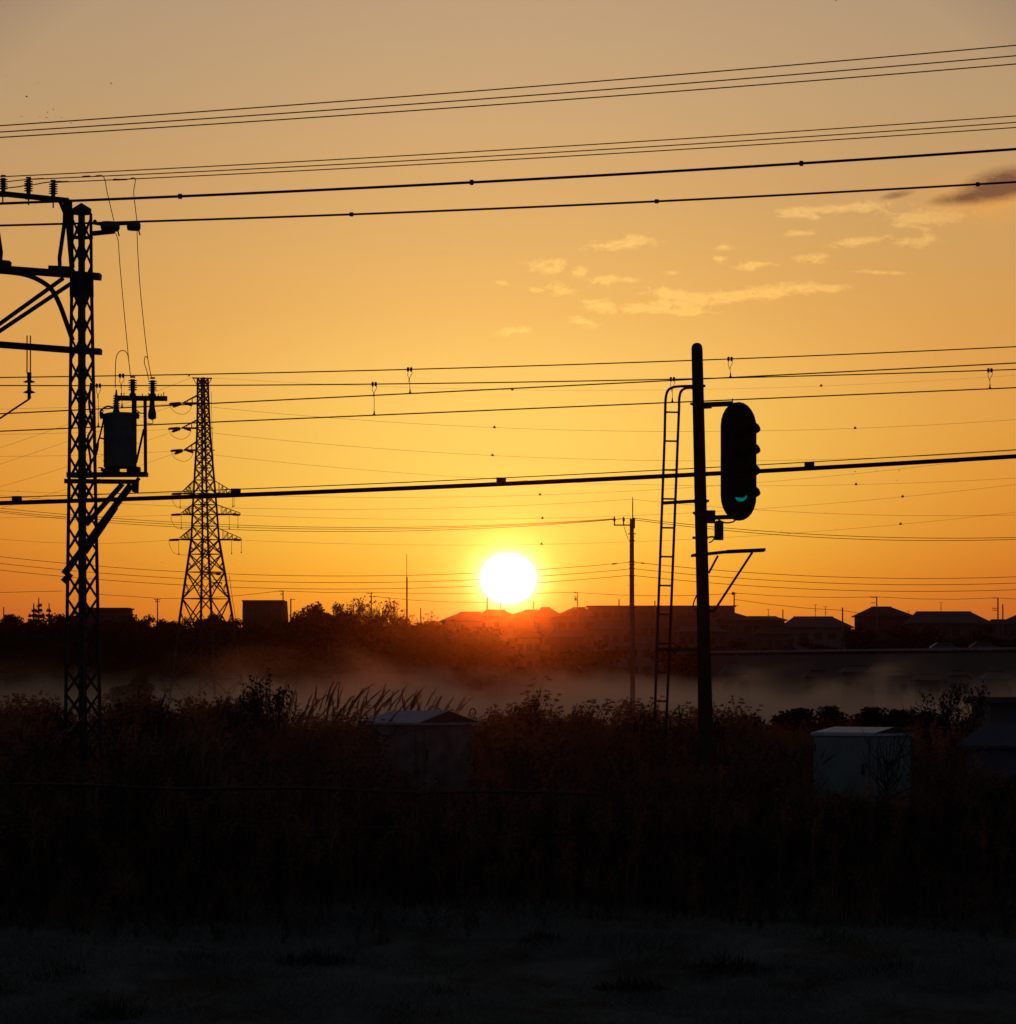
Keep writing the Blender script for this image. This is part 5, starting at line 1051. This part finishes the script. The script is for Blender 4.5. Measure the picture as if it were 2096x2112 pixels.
# saplings and round bushes
def sapling(x, ytop, Y, sd, label, spread=.5, n_br=16, leafy=True, mat_=None):
    rg_ = random.Random(sd); gx0 = (x - 1048) * Y / FPX; ht = EYE + (HOR - ytop) * Y / FPX; t_ = thing('sapling', label, 'sapling', (gx0, Y, 0), 'thin saplings'); mb = MB(); tips = []
    for i in range(n_br):
        z0_ = rg_.uniform(.25, .7) * ht; a = rg_.uniform(0, 6.28); r_ = rg_.uniform(.2, 1) * spread; tp = Vector((gx0 + math.cos(a) * r_, Y + math.sin(a) * r_, min(ht, z0_ + rg_.uniform(.25, .55) * ht))); s0 = Vector((gx0, Y, z0_)); md = s0.lerp(tp, .5) + Vector((math.cos(a) * .04, 0, -.03)); mb.tube([s0, md, tp], [.009, .006, .003], 4)
        for _ in range(3):
            f_ = rg_.uniform(.4, .95); p_ = s0.lerp(tp, f_); w_ = p_ + Vector((rg_.uniform(-.12, .12), rg_.uniform(-.12, .12), rg_.uniform(.03, .2))); mb.tube([p_, w_], [.004, .002], 3); tips += [p_, w_, (p_ + w_) / 2]
    mb.tube([Vector((gx0, Y, 0)), Vector((gx0 + .02, Y, ht * .5)), Vector((gx0, Y, ht * .92))], [.016, .012, .004], 6); mb.build('stem', BARK, t_)
    if leafy:
        V_, F_ = leaf_cloud([tuple(p) for p in tips], [.05] * len(tips), 4, .02, sd); mesh_obj('foliage', V_, F_, mat_ or LEAF[0], t_)
    return t_
sapling(548, 1396, 55, 1, 'leafy sapling standing against the mist right of the pylon', .32, 20)
sapling(575, 1420, 56, 2, 'shorter leafy sapling leaning right beside the plumes', .3, 16)
sapling(516, 1428, 55.5, 3, 'low leafy sapling at the edge of the round bush', .25, 12)
sapling(1828, 1518, 46, 4, 'bare branched sapling in front of the green cabinet', .50, 26, False)
sapling(1944, 1424, 60, 5, 'tall thin bare sapling between the right hand cabinets', .45, 24, True, LEAF[2])
sapling(2006, 1410, 62, 6, 'taller bare sapling by the right edge cabinet', .4, 20, True, LEAF[2]); sapling(1905, 1450, 58, 7, 'bare sapling right behind the green cabinet', .35, 18, True, LEAF[2])
def bush(x, ytop, Y, w_, label, sd, m=0):
    gx0 = (x - 1048) * Y / FPX; ht = EYE + (HOR - ytop) * Y / FPX; t_ = thing('bush', label, 'bush', (gx0, Y, 0), 'dense bushes at the edge of the weeds'); rg_ = np.random.default_rng(sd); Q = []
    for i in range(34):
        a = rg_.uniform(0, 6.28); r_ = rg_.uniform(0, 1) ** .6 * w_; h_ = ht * math.sqrt(max(.1, 1 - (r_ / w_) ** 2 * .85)) * rg_.uniform(.9, 1.03); q_ = rotz(BUSH[i % 4].reshape(-1, 3), a) * [h_ * .55, h_ * .55, h_] + [gx0 + math.cos(a) * r_, Y + math.sin(a) * r_ * .7, 0]; Q.append(q_)
    emit_mesh('foliage', Q, LEAF[m], t_)
    mb = MB()
    for i in range(5): a = i * 1.25; mb.tube([Vector((gx0, Y, 0)), Vector((gx0 + math.cos(a) * w_ * .5, Y + math.sin(a) * w_ * .4, ht * .7))], [.02, .006], 5)
    mb.build('stem', BARK, t_)
bush(290, 1408, 56, .55, 'dome shaped dark bush just right of the lattice mast', 1); bush(455, 1430, 56, .75, 'broad dark bush below the pylon foot', 2); bush(512, 1442, 57, .4, 'dark bush right shoulder below the leafy sapling', 3)
bush(375, 1446, 58, .3, 'small bush between the two larger left bushes', 4); bush(1712, 1468, 60, .3, 'round dark bush behind the green cabinet left corner', 5); bush(1178, 1446, 62, .28, 'wedge shaped bush right of centre before the mist', 6, 1)
bush(1105, 1434, 60, .4, 'tallest feathery bush below the right side of the sun', 7, 1); bush(1325, 1448, 60, .42, 'feathery bush before the utility pole foot', 8, 1); bush(1500, 1456, 60, .3, 'feathery bush right of the signal pole foot', 9, 1); bush(100, 1428, 60, .35, 'ragged bush at the far left of the weeds', 10)
# grass field in front
n_ = 110000; Yg = 17.5 + 13.5 * rg.random(n_) ** 1.0; Xg = (rg.random(n_) * 2 - 1) * (Yg * .155 + .6); cl = np.sin(Xg * 2.1 + np.sin(Yg * 1.3)) * np.sin(Yg * 1.7 + Xg) ; keep = rg.random(n_) < np.clip(.45 + .5 * cl, .12, 1); Xg, Yg = Xg[keep], Yg[keep]; cl = cl[keep]; n_ = len(Xg)
hg = (.012 + .03 * rg.random(n_)) * (1 + 1.1 * np.clip(cl, 0, 1)) * (1 + 1.3 * (rg.random(n_) < .03)); ln_ = rg.normal(size=(n_, 2)) * .8; p0 = np.stack([Xg, Yg, ground_z(Xg, Yg)], 1); p1 = p0 + np.stack([ln_[:, 0] * hg, ln_[:, 1] * hg, hg], 1)
o = emit_mesh('grass', [blades(p0, p1, np.full(n_, .006), rg)], GRASSM); tag(o, 'short frosted grass in the dark foreground', 'grass', kind='stuff')
# tufts
tq = []
for i, (x, y, s_) in enumerate(((40, 1975, .5), (370, 2000, .42), (410, 1990, .38), (650, 1985, .35), (150, 2020, .5), (1500, 2000, .4), (1300, 2040, .3), (1850, 2010, .4), (900, 2060, .3), (240, 2095, .3), (1120, 1945, .25), (1720, 1950, .3))):
    Y = EYE * FPX / (y - HOR); gx0 = (x - 1048) * Y / FPX; k = 420; a = rg.uniform(0, 6.28, k); r_ = rg.random(k) ** .6 * s_ * .7; pp = np.stack([gx0 + np.cos(a) * r_, Y + np.sin(a) * r_ * 1.5, np.zeros(k)], 1); d_ = rg.normal(size=(k, 3)) * .45 + [0, 0, .7]
    h_ = (.04 + .07 * rg.random(k)) * (1.2 - r_ / s_ / .7)
    tq.append(blades(pp, pp + d_ * h_[:, None], np.full(k, .008), rg))
o = emit_mesh('longer_grass', tq, WEEDG); tag(o, 'low dark tufts of longer grass on the frosted field', 'grass', kind='stuff')

# ---------------------------------------------------------------- birds
def bird(x, y, Y, span, label, flap=.3, rz=0.0, group='small birds high in the upper left sky'):
    c = P(x, y, Y); s_ = span * Y / FPX / 2; mb = MB()
    mb.lathe((0, -s_ * .55, 0), (0, 1, .1), [(0, .02 * s_), (s_ * .2, .13 * s_), (s_ * .6, .17 * s_), (s_ * .9, .1 * s_), (s_ * 1.15, .03 * s_)], 8)
    mb.add([(-.1 * s_, -s_ * .5, 0), (.1 * s_, -s_ * .5, 0), (.18 * s_, -s_ * .85, 0), (-.18 * s_, -s_ * .85, 0)], [(0, 1, 2, 3)])
    for sg_ in (-1, 1): mb.add([(sg_ * .08 * s_, s_ * .25, .05 * s_), (sg_ * .08 * s_, -s_ * .25, .05 * s_), (sg_ * .55 * s_, -s_ * .25, flap * s_ * .9), (sg_ * s_, -s_ * .1, flap * s_ * .6), (sg_ * .55 * s_, s_ * .22, flap * s_ * .9)], [(0, 1, 2, 4), (2, 3, 4)])
    o = mb.build('bird', BIRDM); o.location = c; o.rotation_euler = (0.15, .1, rz); tag(o, label, 'bird', group); return o
B1 = [(14, 156.5, 4), (79, 170, 4.5), (55, 200, 6), (229, 172.5, 5), (44, 240.5, 4), (82, 240.5, 4), (83, 251, 3.5), (98, 232, 3.5), (110, 226.5, 4), (115, 239.5, 4.5), (96, 243, 5), (127, 242.5, 3.5), (146, 254, 4), (238, 290, 3.5)]
BL = ['leftmost bird high in the upper left sky', 'bird second from left near the top of the flock', 'largest bird of the upper left sky', 'lone bird far right of the flock above the wires', 'bird at the left of the low flock', 'bird left of the low flock centre', 'bird touching the top wire', 'upper bird in the flock middle', 'topmost bird of the low flock', 'bird in the right half of the low flock', 'dark bird at the low flock centre', 'right hand bird of the low flock', 'bird between the upper wires', 'lone bird between the wire groups']
for i, ((x, y, s_), lb) in enumerate(zip(B1, BL)): bird(x, y, 220, s_ * 1.5, lb, (.35, .1, .6, .45, .2)[i % 5], (i * .7) % 3)
for x, y, s_, lb in ((1764, 973, 5, 'bird flying just under the thick bundled cable at right'), (1759, 980, 4, 'bird below the cable hanger at right'), (1808, 971, 4.5, 'bird between two others under the thick cable'), (1855, 970, 5, 'rightmost bird under the thick cable'), (1849, 991, 5, 'bird lower right under the thick cable'), (1703, 1057.5, 5.5, 'plump bird flying alone right of the signal head'), (1802, 1062, 3.5, 'tiny bird right of the plump one'), (1561, 1051, 3.5, 'tiny bird touching the signal head edge'), (1577, 1052, 3.5, 'tiny bird right beside the signal head'), (1612, 1095, 4, 'bird perched on the upper pole wire at right'), (1628, 1102, 4, 'bird perched on the lower pole wire at right'), (334, 1161, 4, 'lone bird left of the pylon'), (25, 916.5, 4, 'lone bird at the far left by the slanting wires'), (37.5, 1012.5, 4, 'left bird above the thick cable at the left edge'), (57.5, 1014.5, 4, 'right bird above the thick cable at the left edge'), (1724, 1, 5, 'bird cut by the top edge of the sky'), (1057, 805, 4, 'bird high above the bundled cable centre')):
    bird(x, y, 240, s_ * 1.4, lb, .3, (x * .37) % 3, 'small birds in the lower sky')

# ---------------------------------------------------------------- air
def vol_box(name, lo_, hi_, dens, colr, g, noise=None):
    mb = MB(); c = [(a + b_) / 2 for a, b_ in zip(lo_, hi_)]; mb.box((0, 0, 0), [b_ - a for a, b_ in zip(lo_, hi_)])
    m = bpy.data.materials.new(name + '_air'); m.use_nodes = True; t = m.node_tree; t.nodes.clear(); pv = t.nodes.new('ShaderNodeVolumePrincipled'); ou = t.nodes.new('ShaderNodeOutputMaterial')
    pv.inputs['Color'].default_value = (*colr, 1); pv.inputs['Density'].default_value = dens; pv.inputs['Anisotropy'].default_value = g; t.links.new(pv.outputs[0], ou.inputs['Volume'])
    o = mb.build(name, m, off=Vector((0, 0, 0))); o.location = c; tag(o, kind='stuff'); return o, t, pv
o, _, _ = vol_box('haze', (-930, -130, -4.5), (930, 1130, 42), HAZE_D, HAZE_COL, HAZE_G); tag(o, 'even dawn haze over the whole valley', 'haze')
FOG = True
if FOG:
    o, t, pv = vol_box('fog', (-260, 230, -3.6), (300, 612, 8.0), 1.0, (.96, .87, .83), 0.66); tag(o, 'low bank of morning mist on the valley floor', 'mist')
    def T_(ty, **k):
        n = t.nodes.new(ty)
        for a, v in k.items(): setattr(n, a, v)
        return n
    def MM(op, a, b=0.0, clamp=False):
        n = T_('ShaderNodeMath', operation=op, use_clamp=clamp)
        for i, v in ((0, a), (1, b)):
            if isinstance(v, bpy.types.NodeSocket): t.links.new(v, n.inputs[i])
            else: n.inputs[i].default_value = v
        return n.outputs[0]
    tcn = T_('ShaderNodeTexCoord'); sx = T_('ShaderNodeSeparateXYZ'); t.links.new(tcn.outputs['Object'], sx.inputs[0])
    mp = T_('ShaderNodeMapping'); mp.inputs['Scale'].default_value = (.085, .012, .17); t.links.new(tcn.outputs['Object'], mp.inputs[0])
    nz = T_('ShaderNodeTexNoise'); nz.inputs['Scale'].default_value = 1.0; nz.inputs['Detail'].default_value = 3; nz.inputs['Distortion'].default_value = .8; t.links.new(mp.outputs[0], nz.inputs['Vector'])
    zz = MM('ADD', sx.outputs[2], -2.2 + 3.0)          # object z runs -5.8..5.8, world z = +2.2
    top = MM('ADD', MM('MULTIPLY', nz.outputs['Fac'], 14.5), -7.05)    # noisy upper surface of the mist
    d_ = MM('MULTIPLY', MM('SUBTRACT', top, zz), .30, clamp=True)
    d2 = MM('MULTIPLY', MM('MULTIPLY', d_, d_), FOG_D if 'FOG_D' in globals() else .019)
    side = MM('MULTIPLY', MM('ADD', sx.outputs[0], 62.0), 1 / 38.0, clamp=True); side = MM('ADD', MM('MULTIPLY', side, .78), .22)
    side2 = MM('SUBTRACT', 1.0, MM('MULTIPLY', MM('MULTIPLY', MM('ADD', sx.outputs[0], -8.0), 1 / 60.0, clamp=True), .80)); d2 = MM('MULTIPLY', d2, MM('MULTIPLY', side, side2))
    t.links.new(d2, pv.inputs['Density']); o.data.materials[0].cycles.volume_step_rate = 1.0
